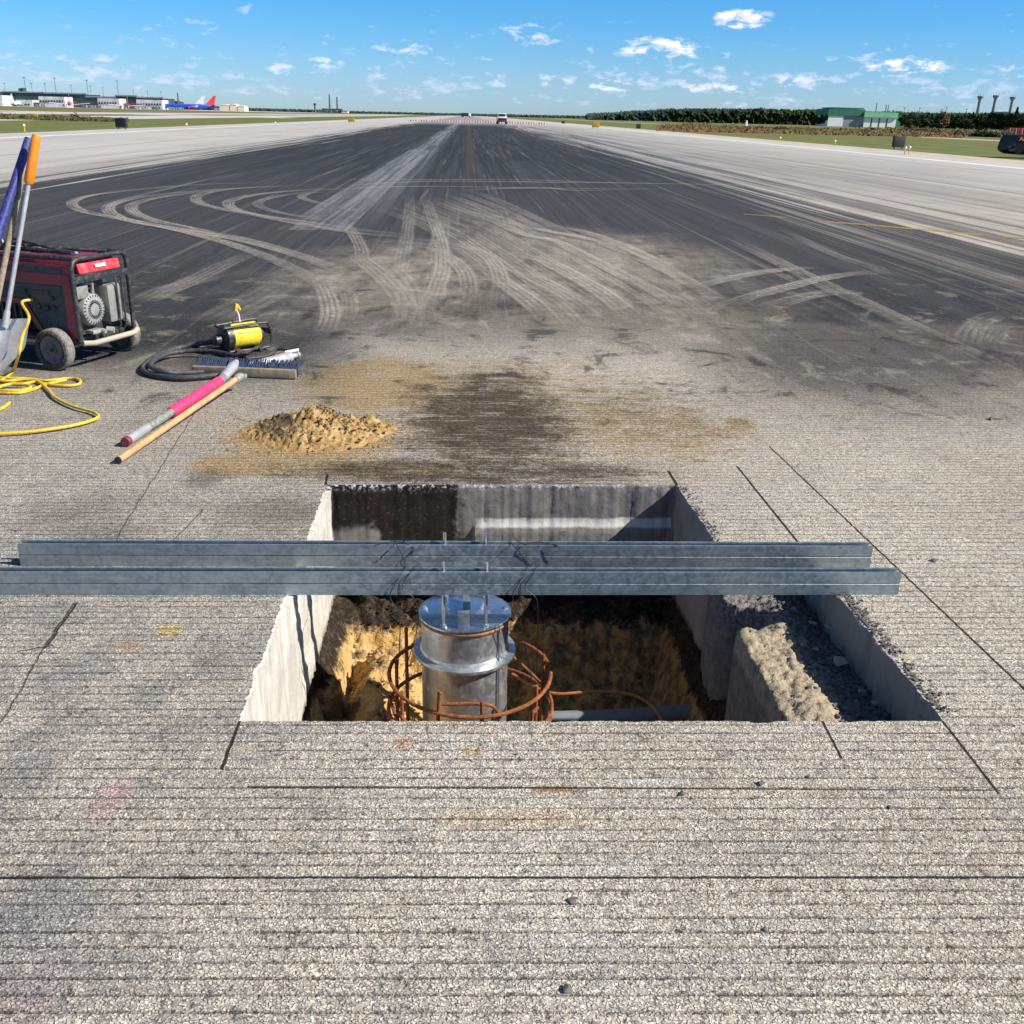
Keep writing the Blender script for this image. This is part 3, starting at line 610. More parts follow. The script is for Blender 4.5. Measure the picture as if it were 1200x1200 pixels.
# ------------------------------------------------------------------ pit walls
def wall_material():
    mt, t, b = new_mat('sawn_concrete_wall'); p = t.pos(); x, y, z = t.sep(p)
    n = t.noise(p, 6, 5, .65); nf = t.noise(p, 60, 4, .7); sc_ = t.noise(t.comb(t.mul(x, 30), t.mul(y, 30), t.mul(z, 3)), 1, 4, .7)
    c = t.mix(t.sm(n, .3, .7), (.42, .405, .37), (.56, .545, .505))
    c = t.mix(t.mul(t.sm(sc_, .5, .7), .5), c, (.32, .30, .27)); c = t.mix(t.mul(t.sm(nf, .55, .75), .4), c, (.2, .18, .16))
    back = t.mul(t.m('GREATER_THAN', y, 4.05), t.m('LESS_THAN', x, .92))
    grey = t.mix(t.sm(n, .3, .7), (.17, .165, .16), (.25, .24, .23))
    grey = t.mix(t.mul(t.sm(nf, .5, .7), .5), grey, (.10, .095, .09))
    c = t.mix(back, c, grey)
    lip = t.mul(back, t.mul(t.sm(t.ab(t.add(z, t.add(.178, t.mul(t.sub(n, .5), .03)))), .026, .014), t.sm(x, 0.03, .09)))
    c = t.mix(t.mul(lip, .9), c, (.58, .59, .58))
    bx = t.add(x, t.mul(t.sub(t.noise(p, 9, 5, .7), .5), .35)); bz = t.add(z, t.mul(t.sub(n, .5), .12))
    blk = t.mul(back, t.mul(t.sm(bx, .02, -.05), t.mx(t.sm(t.add(bz, t.mul(t.add(x, .6), -.28)), -.26, -.20), t.sm(bx, -.45, -.38))))
    speck = t.sm(t.noise(p, 70, 2, .6), .6, .7)
    c = t.mix(t.mul(blk, .97), c, t.mix(speck, (.014, .012, .011), (.09, .05, .025)))
    drip = t.mul(back, t.mul(t.sm(t.noise(t.comb(t.mul(x, 22), 1.0), 1.0, 2, .5), .58, .64), t.sm(z, -.085, -.05)))
    c = t.mix(t.mul(drip, t.sm(x, .55, .35, 0, .9)), c, (.03, .027, .025))
    fr = t.mul(back, t.mul(t.sm(z, -.04, 0), t.sm(nf, .5, .6))); c = t.mix(fr, c, (.55, .54, .52))
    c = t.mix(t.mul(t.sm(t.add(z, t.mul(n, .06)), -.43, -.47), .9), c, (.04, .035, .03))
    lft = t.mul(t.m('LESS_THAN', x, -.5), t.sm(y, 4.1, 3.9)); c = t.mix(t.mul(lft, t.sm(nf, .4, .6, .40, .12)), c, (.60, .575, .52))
    rt_shade = t.mul(t.m('GREATER_THAN', x, .86), t.inv(back)); c = t.mix(t.mul(rt_shade, .8), c, t.mix(1.0, c, (.40, .39, .375), 'MULTIPLY'))  # right-hand walls darkened: their shade is put into the colour
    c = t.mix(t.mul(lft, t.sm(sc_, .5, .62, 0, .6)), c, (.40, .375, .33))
    t.put(b.inputs['Base Color'], c); b.inputs['Roughness'].default_value = .92; b.inputs['Specular IOR Level'].default_value = .2
    t.put(b.inputs['Normal'], t.bump(t.add(t.mul(nf, .6), t.mul(sc_, .5)), .6, .006))
    return mt
M['wall'] = wall_material()
def build_walls():
    mb = MB(); rows = 26; n = len(CT); base = []
    for p, nr, i, s in CT:
        H = .50 if i in (3, 4, 5) else (.50 if i == 0 and p.x < .96 else .34)
        c = []
        for k in range(rows+1):
            u = k/rows; z = -H*(u**1.4)
            off = 0
            if k:
                off = -0.004 + .004*fb(s*8, z*8, i) + .0025*fb(s*40, z*40, i)
                if k < 4: off += 0
                if i == 4 and z < -.185: off -= .016*min(1, (-.185-z)/.015) if p.x > 0.04 else 0
                if i == 5:
                    off -= .018*max(0, min(1, (p.y-2.95)/.02)) if p.y > 2.95 else 0
                if i == 2: off = .01*fb(s*20, z*20, i)
            q = p-nr*(-off); c.append((q.x, q.y, z))
        base.append(mb.addv(c))
    for j in range(n):
        a, b = base[j], base[(j+1) % n]
        for k in range(rows): mb.face((a+k, a+k+1, b+k+1, b+k), True)
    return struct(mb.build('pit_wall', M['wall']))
build_walls()
def soil_material():
    mt, t, b = new_mat('pit_soil'); p = t.pos(); x, y, z = t.sep(p)
    n = t.noise(p, 7, 6, .65); nf = t.noise(p, 45, 4, .7); n3 = t.noise(p, 18, 4, .7)
    c = t.mix(t.sm(n, .3, .7), (.50, .30, .10), (.62, .43, .20)); c = t.mix(t.mul(t.sm(nf, .5, .68), .55), c, (.26, .15, .06))
    c = t.mix(t.mul(t.sm(n3, .5, .62), .5), c, (.62, .48, .28))
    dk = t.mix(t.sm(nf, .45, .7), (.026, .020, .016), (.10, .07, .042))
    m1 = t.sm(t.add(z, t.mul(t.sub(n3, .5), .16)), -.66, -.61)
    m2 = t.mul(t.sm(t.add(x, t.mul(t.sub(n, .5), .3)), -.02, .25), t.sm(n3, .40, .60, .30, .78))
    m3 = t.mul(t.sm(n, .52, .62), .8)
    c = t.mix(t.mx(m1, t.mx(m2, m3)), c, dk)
    t.put(b.inputs['Base Color'], c); b.inputs['Roughness'].default_value = 1; b.inputs['Specular IOR Level'].default_value = .15
    t.put(b.inputs['Normal'], t.bump(t.add(nf, n3), 1.0, .015))
    return mt
M['soil'] = soil_material()
def grid(name, x0, x1, y0, y1, st, fz, mat, smooth=True, parent=None, loc=None):
    nx = int((x1-x0)/st)+1; ny = int((y1-y0)/st)+1; vs = []; fs = []
    for j in range(ny):
        for i in range(nx):
            x = x0+(x1-x0)*i/(nx-1); y = y0+(y1-y0)*j/(ny-1); r = fz(x, y)
            vs.append(r if isinstance(r, tuple) else (x, y, r))
    for j in range(ny-1):
        for i in range(nx-1): k = j*nx+i; fs.append((k, k+1, k+nx+1, k+nx))
    me = bpy.data.meshes.new(name); me.from_pydata(vs, [], fs); me.polygons.foreach_set('use_smooth', [smooth]*len(fs)); me.materials.append(mat); me.update()
    o = bpy.data.objects.new(name, me); col.objects.link(o)
    if parent is not None: o.parent = parent
    if loc is not None: o.location = loc
    return o
def ss(a, b, v):
    u = max(0, min(1, (v-a)/(b-a))); return u*u*(3-2*u)
def soil_z(x, y):
    dl = x+.62; dr = .97-x; db = 4.16-y
    wl = .10+.06*fb(y*3, 1); 
    zl = -.50-.46*ss(-.02, wl+.20, dl)
    # dirt hump at left, lit
    hump = .30*math.exp(-(((x+.36)/.17)**2+((y-3.72)/.42)**2)) + .10*math.exp(-(((x+.33)/.15)**2+((y-3.35)/.25)**2))
    zb = -.56-.42*ss(.02, .50, db)
    zr = -.52-.44*ss(0.0, .20, dr)
    # black asphalt shelf near the back left
    z = max(zl if dl < .12 else -2, zb, zr, -.96)
    z = max(z, -.96+hump) if dl > .10 else z
    z += .055*fb(x*6, y*6, 2, 5)+.030*fb(x*19, y*19, 5, 5)+.016*abs(fb(x*45, y*45, 7, 3))
    if dl < .14 and y < 3.5: z = min(z, -.52-.4*ss(.0, .10, dl))
    rr = math.hypot(x-.0, y-3.19)
    z = min(z, -.75+max(0, rr-.3)*2) if rr < .42 else z
    return z
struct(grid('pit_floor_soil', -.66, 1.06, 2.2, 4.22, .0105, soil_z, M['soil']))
def trench_material():
    mt, t, b = new_mat('trench_rubble_floor'); p = t.pos(); x, y, z = t.sep(p)
    n = t.noise(p, 9, 5, .65); nf = t.noise(p, 70, 4, .7); n3 = t.noise(p, 25, 4, .7)
    sand = t.mix(t.sm(nf, .35, .65), (.27, .22, .15), (.44, .375, .275)); sand = t.mix(t.mul(t.sm(n3, .5, .6), .5), sand, (.22, .205, .18))
    gray = t.mix(t.sm(nf, .35, .65), (.09, .088, .085), (.26, .25, .24))
    f = t.sm(t.add(x, t.mul(t.sub(n, .5), .35)), 1.13, 1.18)
    f = t.mx(f, t.sm(t.add(y, t.mul(t.sub(n, .5), .3)), 3.05, 3.15))
    c = t.mix(f, sand, gray)
    face = t.sm(t.add(z, t.mul(t.sub(nf, .5), .02)), -.20, -.24)
    c = t.mix(face, c, t.mix(t.sm(n3, .4, .6), (.15, .145, .14), (.22, .21, .20)))
    t.put(b.inputs['Base Color'], c); b.inputs['Roughness'].default_value = 1; b.inputs['Specular IOR Level'].default_value = .15
    t.put(b.inputs['Normal'], t.bump(t.add(nf, n3), 1.0, .008))
    return mt
M['trench'] = trench_material()
def trench_z(x, y):
    e = .948-.004*((y-2.5)/.6)+.008*fb(y*14, 3)+.004*fb(y*50, 9)
    if y > 3.07: e += .14*ss(3.07, 3.11, y)*(1-ss(3.17, 3.30, y))
    top = -.150+.008*fb(x*7, y*7, 1)+.009*fb(x*24, y*24, 4, 4)+.012*fb(x*60, y*60, 4, 3)
    top += -.02*ss(1.08, 1.2, x)
    top += .022*math.exp(-(((x-1.05)/.07)**2+((y-2.58)/.12)**2)) + .045*math.exp(-(((x-1.15)/.09)**2+((y-3.18)/.12)**2))
    if y > 3.25: top += .09*ss(3.25, 3.45, y)
    dd = e-x
    if dd > 0:
        return (e-.004-dd*.04, y, top-.012-min(.85, dd*12))
    return (x, y, top)
struct(grid('trench_floor', .86, 1.34, 2.25, 3.47, .0085, trench_z, M['trench']))
def end_face():
    # end of the remaining concrete block, facing the dark slot
    return None
# rubble: countable chunks and uncountable crumbs
def rock_mb(mb, c, s, flat=.7):
    bm = bmesh.new(); 
    vs = [bm.verts.new(Vector((random.uniform(-1, 1), random.uniform(-1, 1), random.uniform(-flat, flat))).normalized()*random.uniform(.7, 1)*s) for _ in range(12)]
    for v in vs: v.co.z *= flat
    r = bmesh.ops.convex_hull(bm, input=vs); 
    bm.verts.ensure_lookup_table(); keep = [v for v in bm.verts if v.link_faces]; idx = {v: i for i, v in enumerate(keep)}
    i0 = mb.addv([v.co+Vector(c) for v in keep])
    for f in bm.faces: mb.face([i0+idx[v] for v in f.verts])
    bm.free(); return mb
def trz(x, y): return trench_z(x, y)[2] if isinstance(trench_z(x, y), tuple) else trench_z(x, y)
chunk_px = [(985, 778, .034, 'tan'), (945, 705, .03, 0), (962, 722, .028, 0), (972, 741, .026, 0), (951, 738, .018, 0), (930, 722, .02, 0), (938, 690, .025, 0), (975, 706, .02, 0), (940, 757, .016, 0), (955, 762, .014, 0), (1010, 812, .016, 0), (1025, 825, .014, 0), (1018, 800, .012, 0), (1000, 745, .014, 0), (985, 760, .014, 0)]
gtxt = 'broken concrete chunks in the side trench'
wher = ['tan flat concrete chunk, largest one lying alone mid trench', 'pale chunk at the head of the rubble just below the steel channel', 'pale angular chunk in the upper rubble heap', 'grey chunk in the middle of the rubble heap', 'small grey chunk on the left of the rubble heap', 'grey chunk at the left edge of the rubble heap', 'chunk half hidden right under the steel channel', 'chunk beside the trench wall just under the channel', 'little chunk on the sandy shoulder left of the heap', 'little chunk just above the tan flat chunk', 'small stone low in the shaded trench corner', 'lowest small stone by the front corner of the trench', 'tiny stone up from the shaded trench corner', 'small stone against the wall above the tan chunk', 'small stone touching the tan flat chunk']
for (px, py, s, k), lb in zip(chunk_px, wher):
    g = G(px, py, -.15); mb = rock_mb(MB(), (0, 0, 0), s, .6)
    o = mb.build('concrete_chunk', M['shoulder'] if k else M['chunk'], loc=(g.x, g.y, -.148+.02*(g.y > 3)+s*.25)); o.rotation_euler.z = random.random()*6
    tag(o, lb, 'rubble', gtxt)
mb = MB()
for _ in range(420):
    x = random.triangular(1.06, 1.31, 1.25); y = random.uniform(2.32, 3.4); rock_mb(mb, (x, y, trz(x, y)+.003), random.uniform(.004, .013))
tag(mb.build('rubble_crumbs', M['chip']), 'loose dark gravel crumbs over the trench floor', 'gravel', kind='stuff')
mb = MB()
for _ in range(520):
    y = random.uniform(2.32, 3.1); d = abs(random.gauss(0, .02)); x = 1.298-(y-2.28)*.028+.006+d
    if fb(y*9, 4) < -.15 and random.random() < .7: continue
    rock_mb(mb, (x, y, .003), random.uniform(.002, .008))
for _ in range(160):
    y = random.uniform(3.45, 4.12); x = .955-(y-3.45)*.035+.008+abs(random.gauss(0, .018)); rock_mb(mb, (x, y, .003), random.uniform(.002, .007))
tag(mb.build('edge_crumbs', M['chip']), 'dark crumbs spilled along the cut slab edge', 'gravel', kind='stuff')
mb = MB()
for _ in range(900):
    x = random.uniform(-.52, .8) if random.random() < .4 else random.uniform(-.5, -.08); y = random.uniform(3.0, 4.1); rock_mb(mb, (x, y, soil_z(x, y)+.003), random.uniform(.004, .020)*random.uniform(.5, 1))
tag(mb.build('soil_clods', M['soil']), 'loose yellow clods on the pit soil', 'soil', kind='stuff')
chips = [(798, 931, .008, 'dark stone chip lying on the concrete below the pit edge, left of its twin'), (892, 919, .009, 'triangular dark chip standing on the concrete right of centre'), (671, 1056, .009, 'small dark cube-like chip just below the long cross joint'), (895, 1089, .006, 'brownish chip on the lower right concrete'), (665, 1160, .009, 'ragged dark chip at the bottom centre of the photo'),
         (1042, 946, .006, 'small chip right of the two crosscut marks under the trench'), (947, 911, .005, 'tiny chip below the trench corner'), (606, 884, .005, 'tiny chip close to the front pit edge'), (1160, 492, .012, 'brown chip on the concrete far right above the channels'), (1095, 658, .012, 'dark chip right of the channel ends')]
for px, py, s, lb in chips:
    g = G(px, py); o = rock_mb(MB(), (0, 0, 0), s*1.45).build('stone_chip', M['chip'], loc=(g.x, g.y, s*.5)); tag(o, lb, 'stone', 'stone chips on the concrete')
# ------------------------------------------------------------------ sand pile
def sand_mat():
    mt, t, b = new_mat('excavated_sand'); p = t.objc(); x, y, z = t.sep(p)
    n = t.noise(p, 9, 6, .7); nf = t.noise(p, 60, 4, .7); n3 = t.noise(p, 24, 4, .7)
    c = t.mix(t.sm(n, .35, .65), (.36, .225, .085), (.50, .35, .165)); c = t.mix(t.mul(t.sm(n3, .48, .60), .7), c, (.23, .14, .06))
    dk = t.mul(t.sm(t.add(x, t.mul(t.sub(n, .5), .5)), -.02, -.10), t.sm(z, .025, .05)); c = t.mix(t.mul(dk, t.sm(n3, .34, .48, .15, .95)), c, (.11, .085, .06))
    t.put(b.inputs['Base Color'], c); b.inputs['Roughness'].default_value = 1; b.inputs['Specular IOR Level'].default_value = .1
    t.put(b.inputs['Normal'], t.bump(t.add(nf, n3), 1.0, .012)); return mt
M['sand'] = sand_mat()
def pile_z(x, y):
    x2 = x*.97+y*.1
    a = .138*max(0, 1-math.hypot((x2-.03)/(.36+.05*fb(x*5, y*5, 11)), y/(.27+.06*fb(x*6, y*6, 12))))**1.0
    b = .070*max(0, 1-math.hypot((x-.31)/.14, (y-.10)/.15))
    h = max(a, b)
    k = ss(0, .03, h)
    h += k*(.026*fb(x*9, y*9, 3, 6)+.022*abs(fb(x*26, y*26, 6, 5))+.012*fb(x*70, y*70, 8, 3)-.008)
    return max(-.005, h)-.001
tag(grid('sand_pile', -.5, .52, -.36, .36, .007, pile_z, M['sand'], loc=(-.80, 4.86, 0)), 'small heap of clumpy yellow sand behind the pit', 'sand pile')
mb = MB()
for _ in range(700):
    a = random.uniform(0, 6.28); r = abs(random.gauss(.25, .17)); x = r*math.cos(a)*1.25; y = r*math.sin(a)*.9
    if abs(x) < .5 and abs(y) < .36: rock_mb(mb, (x-.76, y+4.86, pile_z(x, y)+.002), random.uniform(.003, .013))
tag(mb.build('sand_clods', M['sand']), 'crumbs of sandy soil scattered on and round the heap', 'sand', kind='stuff')
# ------------------------------------------------------------------ steel channels
def channel(name, xl, xr, yf, z0, yaw, label):
    root = empty(name, ((xl+xr)/2, yf+.0206, z0), yaw); L = (xr-xl)/2; w_ = .0413; h = .0413; tk = .0028; lip = .009
    tag(root, label, 'steel channel', 'double steel channels spanning the pit')
    def prof(sgn):      # open side away from z=.0413
        P = [(-w_/2, .0022), (-w_/2+.0022, 0), (w_/2-.0022, 0), (w_/2, .0022), (w_/2, h), (w_/2-lip, h), (w_/2-lip, h-.007), (w_/2-lip+tk-.001, h-.007), (w_/2-tk, h-tk), (w_/2-tk, tk), (-w_/2+tk, tk), (-w_/2+tk, h-tk), (-w_/2+lip-tk+.001, h-.007), (-w_/2+lip, h-.007), (-w_/2+lip, h), (-w_/2, h)]
        return [(a, .0413+sgn*(b+.0004)) for a, b in P]
    for sgn, nm in ((1, 'upper_channel'), (-1, 'lower_channel')):
        mb = MB(); P = prof(sgn); k = 30; xs = [-L+2*L*i/k for i in range(k+1)]
        rings = [mb.addv([(x, a, b) for a, b in P]) for x in xs]; n = len(P)
        for i in range(k):
            for j in range(n): mb.face((rings[i]+j, rings[i]+(j+1) % n, rings[i+1]+(j+1) % n, rings[i+1]+j))
        for rg in (rings[0], rings[-1]):
            mb.face([rg+j for j in (0, 1, 6, 7)][::1] if False else [rg+j for j in range(n)])
        mb.build(nm, M['channel'], root)
    return root
ch_f = channel('strut_channel', -1.556, G(1052, 697).x, 3.046, .001, R_(.25), 'front double steel channel laid across the pit, nearer the camera')
ch_b = channel('strut_channel', G(25, 663).x, G(1018, 664).x, 3.272, .001, R_(.15), 'rear double steel channel laid across the pit, farther from the camera')
# ------------------------------------------------------------------ light can
CX, CY = 0.0, 3.19; LZ = -.13; LR = .163
can = empty('light_base_can', (CX, CY, -.80)); tag(can, 'galvanised round light base can hanging in the open pit', 'light can')
z_ = lambda v: v+.80
mb = MB().lathe([(.154, z_(-.98)), (.154, z_(-.28)), (.154, z_(LZ-.022)), (.147, z_(LZ-.022))], 64); mb.build('body', M['galv_bright'], can)
MB().lathe([(.155, z_(-.292)), (.182, z_(-.290)), (.184, z_(-.284)), (.182, z_(-.277)), (.160, z_(-.272)), (.155, z_(-.262))], 64).build('flange', M['galv_bright'], can)
MB().lathe([(.10, z_(LZ-.0215)), (LR-.002, z_(LZ-.0215)), (LR, z_(LZ-.018)), (LR, z_(LZ-.013)), (LR-.002, z_(LZ-.0105)), (.1, z_(LZ-.0105))], 64).build('gasket', M['gasket'], can)
MB().lathe([(.10, z_(LZ-.010)), (LR-.002, z_(LZ-.010)), (LR, z_(LZ-.008)), (LR, z_(LZ-.002)), (LR-.003, z_(LZ)), (.001, z_(LZ))], 96).build('lid', M['lid'], can)
for a in (5, 175, 60, 120, 240, 300):
    x = .143*math.cos(R_(a)); y = .143*math.sin(R_(a))
    MB().lathe([(.011, z_(LZ)), (.011, z_(LZ)+.002), (.0065, z_(LZ)+.0025), (.006, z_(LZ)+.009), (0, z_(LZ)+.0095)], 6, (x, y, 0)).build('bolt', M['galv_bright'], can)
MB().tube([(.118, -.105, z_(-.15)), (.12, -.108, z_(-.3)), (.121, -.108, z_(-.9))], .0035, 6).build('weld_seam', M['galv'], can)
# strut piece standing on the lid, with crosswise slotted bar
post = empty('lid_bracket', (0, 0, 0)); tag(post, 'short steel bracket standing on the lid of the can', 'bracket')
MB().box((-.004, CY-.125, LZ+.0305), (.040, .022, .060), bev=.001).build('foot', M['galv'], post)
MB().box((-.004, CY-.102, LZ+.012), (.036, .030, .022), bev=.001).build('step', M['galv_bright'], post)
MB().box((.006, CY-.01, LZ+.030), (.026, .15, .058), bev=.001).build('bar', M['galv'], post)
# four threaded rods
for sx in (-.073, .071):
    for yy, nm in ((ch_f.location.y, 'front'), (ch_b.location.y, 'rear')):
        top = .083+(.034 if nm == 'front' else .046)
        P = [(sx, yy, LZ-.005+i*(top-LZ)/120) for i in range(121)]
        rod = MB().tube(P, .0052, 8, rib=.14).build('threaded_rod', M['galv_bright'])
        tag(rod, f'{"left" if sx < 0 else "right"} threaded rod through the {nm} channel down to the can lid', 'threaded rod', 'threaded rods holding the can')
        MB().lathe([(.0105, -.004), (.0105, .004)], 6, (sx, yy, LZ+.006), smooth=False).build('nut', M['galv_bright'], rod)
        MB().lathe([(.0105, -.004), (.0105, .004)], 6, (sx, yy, .060), smooth=False).build('nut', M['galv_bright'], rod)
# ------------------------------------------------------------------ rebar cage
cage = empty('rebar_cage', (.02, 3.19, -.9)); tag(cage, 'rusty rebar cage ring around the galvanised can', 'rebar cage')
def ringpath(r, z, n=150, wob=.004): return [(r*math.cos(2*math.pi*i/n), r*math.sin(2*math.pi*i/n), z+wob*math.sin(4*math.pi*i/n+1)) for i in range(n)]
MB().tube(ringpath(.292, .52), .0066, 8, closed=True, rib=.18).build('hoop', M['rust'], cage)
MB().tube(ringpath(.297, .38), .0066, 8, closed=True, rib=.18).build('hoop', M['rust'], cage)
MB().tube(ringpath(.292, .12), .0066, 8, closed=True, rib=.18).build('hoop', M['rust'], cage)
for a, tp in ((-112, .60), (-82, .57), (-35, .56), (15, .55), (60, .60), (120, .55), (165, .53), (212, .53), (148, .62)):
    r = .281; x = r*math.cos(R_(a)); y = r*math.sin(R_(a))
    MB().tube([(x, y, -.1+i*(tp+.1)/60) for i in range(61)], .0063, 8, rib=.16).build('vertical_bar', M['rust'], cage)
def hook(pts): MB().tube(spline(pts, 8), .0062, 8).build('bent_bar', M['rust'], cage)
hook([(-.115, -.268, .0), (-.113, -.268, .40), (-.105, -.268, .575), (-.10, -.27, .60)])
hook([(-.10, -.255, .545), (-.03, -.26, .55), (.05, -.262, .548), (.085, -.262, .53), (.10, -.262, .48), (.105, -.262, .30)])
hook([(.215, -.20, .0), (.215, -.20, .43), (.222, -.195, .475), (.235, -.175, .48)])
hook([(.12, .22, .50), (.26, .10, .42), (.30, -.02, .40), (.27, -.14, .36), (.2, -.22, .32)])
hook([(-.25, -.14, .44), (-.20, -.20, .40), (-.15, -.24, .36)]); hook([(-.29, -.08, .47), (-.24, -.18, .38)])
# tie wires
def wire(label, paths):
    r = empty('tie_wire', (paths[0][0])); tag(r, label, 'wire', 'black tie wires on the channels')
    o = Vector(paths[0][0])
    for P in paths: MB().tube([p-o for p in spline(P, 6)], .0016, 5).build('strand', M['wire'], r)
yb, yf = ch_b.location.y, ch_f.location.y
for s0, sgn, lb, tgt in ((-.20, 1, 'left tangle of black tie wire wrapped over the channels', -.24), (.21, -1, 'right tangle of black tie wire wrapped over the channels', .24)):
    J = lambda k=.012: random.uniform(-k, k)
    wire(lb, [
        [(s0-.12*sgn, yb-.022, .084), (s0-.04*sgn, yb-.01, .094), (s0+.02*sgn, yb-.024, .07), (s0-.03*sgn, yb-.025, .02), (s0, yb-.04, .0)],
        [(s0-.05, yb, .09), (s0+.0, yf+.02, .09), (s0-.03, yf-.025, .05), (s0-.05, yf-.025, -.005), (s0-.02, yf-.02, -.1), (tgt, 3.13, -.38)],
        [(s0+.03, yf+.02, .085), (s0+.015, yf-.024, .08), (s0-.01, yf-.025, .03), (s0+.03, yf-.03, -.01), (s0+.04, yf, -.12), (tgt+.02, 3.16, -.38)],
        [(s0+.04*sgn, yb+.02, .115), (s0-.02, yb, .09), (s0-.08*sgn, yb-.024, .055), (s0-.10*sgn, yb-.025, .03)]])
# conduit and cables in the pit
mb = MB().tube([(.33, 3.38, -.705), (.6, 3.385, -.70), (1.0, 3.40, -.68)], .030, 20); mb.tube([(.93, 3.397, -.683), (1.03, 3.40, -.68)], .034, 20)
tag(mb.build('conduit_pipe', M['pvc']), 'blue grey conduit pipe on the pit bottom at right', 'pipe')
def ip(px, py, z): return G(px, py, z)
tag(MB().tube(spline([ip(600, 790, -.62), ip(645, 812, -.62), ip(700, 810, -.60), ip(740, 814, -.60), ip(765, 828, -.62), ip(778, 850, -.66), ip(782, 868, -.7)], 8), .0065, 8).build('ground_wire', M['copper']), 'rusty orange wire running right from the cage over the soil', 'wire')
tag(MB().tube(spline([ip(853, 775, -.50), ip(843, 790, -.56), ip(836, 808, -.62), ip(834, 830, -.68), ip(834, 862, -.74)], 8), .008, 8).build('buried_cable', M['copper']), 'short orange cable dropping past the end of the pipe', 'cable')
#@@PART2
# ------------------------------------------------------------------ generator
gen = empty('generator', (-2.489, 6.144, 0), R_(-21.9)); tag(gen, 'red and black wheeled portable generator with dusty tyres', 'generator')
XR, XL, YN, YF, ZB, ZT = .15, -.80, .06, .54, .17, .655
def loop(x):
    q = .05
    return [(x, YN, ZB), (x, YN, ZT-q), (x, YN+.015, ZT-.015), (x, YN+q, ZT), (x, YF-q, ZT), (x, YF-.015, ZT-.015), (x, YF, ZT-q), (x, YF, ZB)]
fr = MB()
for x in (XR, XL): fr.tube(loop(x), .0145, 10)
for y in (YN+.03, YF-.03): fr.tube([(XL, y, ZT+.002), (XR, y, ZT+.002)], .0145, 10)
for y in (YN, YF): fr.tube([(XL, y, ZB), (XR-.02, y, ZB)], .0145, 10)
fr.tube([(XL, YN, ZB), (XL, YF, ZB)], .0145, 10)
fr.box((XR+.004, (YN+YF)/2, .535), (.012, YF-YN, .040), bev=.003)
fr.tube([(XR, .40, .545), (XR+.012, .41, .50), (XR+.012, .41, .22), (XR, .40, .185)], .006, 8); fr.tube([(XR, .45, .545), (XR+.012, .46, .50), (XR+.012, .46, .22), (XR, .45, .185)], .006, 8)
fr.tube([(-.55, YN+.1, ZT+.02), (-.3, YN+.1, ZT+.03), (.06, YN+.12, ZT+.025)], .013, 8)
fr.build('frame', M['black'], gen)
MB().tube([(XR+.02, YN-.005, ZB-.005), (XR+.05, YN+.06, ZB-.012), (XR+.05, YF-.06, ZB-.012), (XR+.02, YF+.005, ZB-.005)], .017, 10).build('front_foot_bar', M['shoulder'], gen)
MB().box((-.30, .30, ZB-.005), (.82, .40, .03), bev=.005).build('base_plate', M['darkmetal'], gen)
MB().box((-.24, .30, .605), (.74, .37, .085), taper=.93, bev=.018).build('fuel_tank', M['maroon'], gen)
MB().box((XR-.018, .30, .592), (.03, .36, .062), rot=Matrix.Rotation(R_(-14), 3, 'Y'), bev=.008).build('tank_end_cover', M['red'], gen)
bd = MB().box((XR+.004, .30, .601), (.003, .09, .020), rot=Matrix.Rotation(R_(-14), 3, 'Y')).build('badge', M['white'], gen)
MB().box((-.30, .30, .665), (.60, .05, .012), bev=.003).build('top_bracket', M['silver'], gen)
MB().lathe([(.035, 0), (.035, .02), (.03, .026), (0, .027)], 20, (-.35, .33, .648)).build('fuel_cap', M['black'], gen)
# side cover facing the camera
def side(poly, y0, y1): return MB().prism(poly, lambda a, b: (a, y0, b), lambda a, b: (a, y1, b))
side([(-.78, .565), (.125, .565), (.140, .19), (.07, .19), (.075, .50), (-.78, .50)], YN+.02, YN-.004).build('side_cover', M['maroon'], gen)
side([(-.78, .565), (.125, .565), (.118, .62), (-.78, .62)], YN+.035, YN+.004).build('upper_cover', M['maroon'], gen)
side([(-.76, .572), (.07, .572), (.065, .602), (-.76, .602)], YN+.004, YN+.0005).build('name_stripe', M['panel'], gen)
side([(-.76, .495), (.072, .495), (.066, .22), (-.115, .22), (-.22, .385), (-.27, .405), (-.76, .405)], YN+.018, YN+.001).build('control_panel', M['panel'], gen)
side([(-.76, .403), (-.27, .403), (-.222, .383), (-.117, .218), (-.155, .218), (-.245, .352), (-.285, .372), (-.76, .372)], YN+.02, YN-.006).build('panel_border', M['maroon'], gen)
mb = MB(); mb.box((-.30, .33, .34), (.62, .36, .30), bev=.02); mb.build('alternator', M['darkmetal'], gen)
mb = MB()
for i in range(9): mb.box((-.30-.05*i, YN+.08, .28), (.014, .012, .15))
mb.build('engine_grille', M['panel'], gen)
for (x, z, s) in ((-.02, .36, .018), (-.07, .36, .018), (-.13, .365, .016), (-.02, .42, .014), (-.20, .42, .012), (-.22, .45, .012)):
    MB().lathe([(s, 0), (s, .008), (s*.8, .012), (0, .012)], 14, (x, YN, z), Matrix.Rotation(R_(90), 3, 'X')).build('socket_outlet', M['black'], gen)
mb = MB().box((-.12, YN-.002, .452), (.16, .004, .022)); mb.build('label_plate', M['black'], gen)
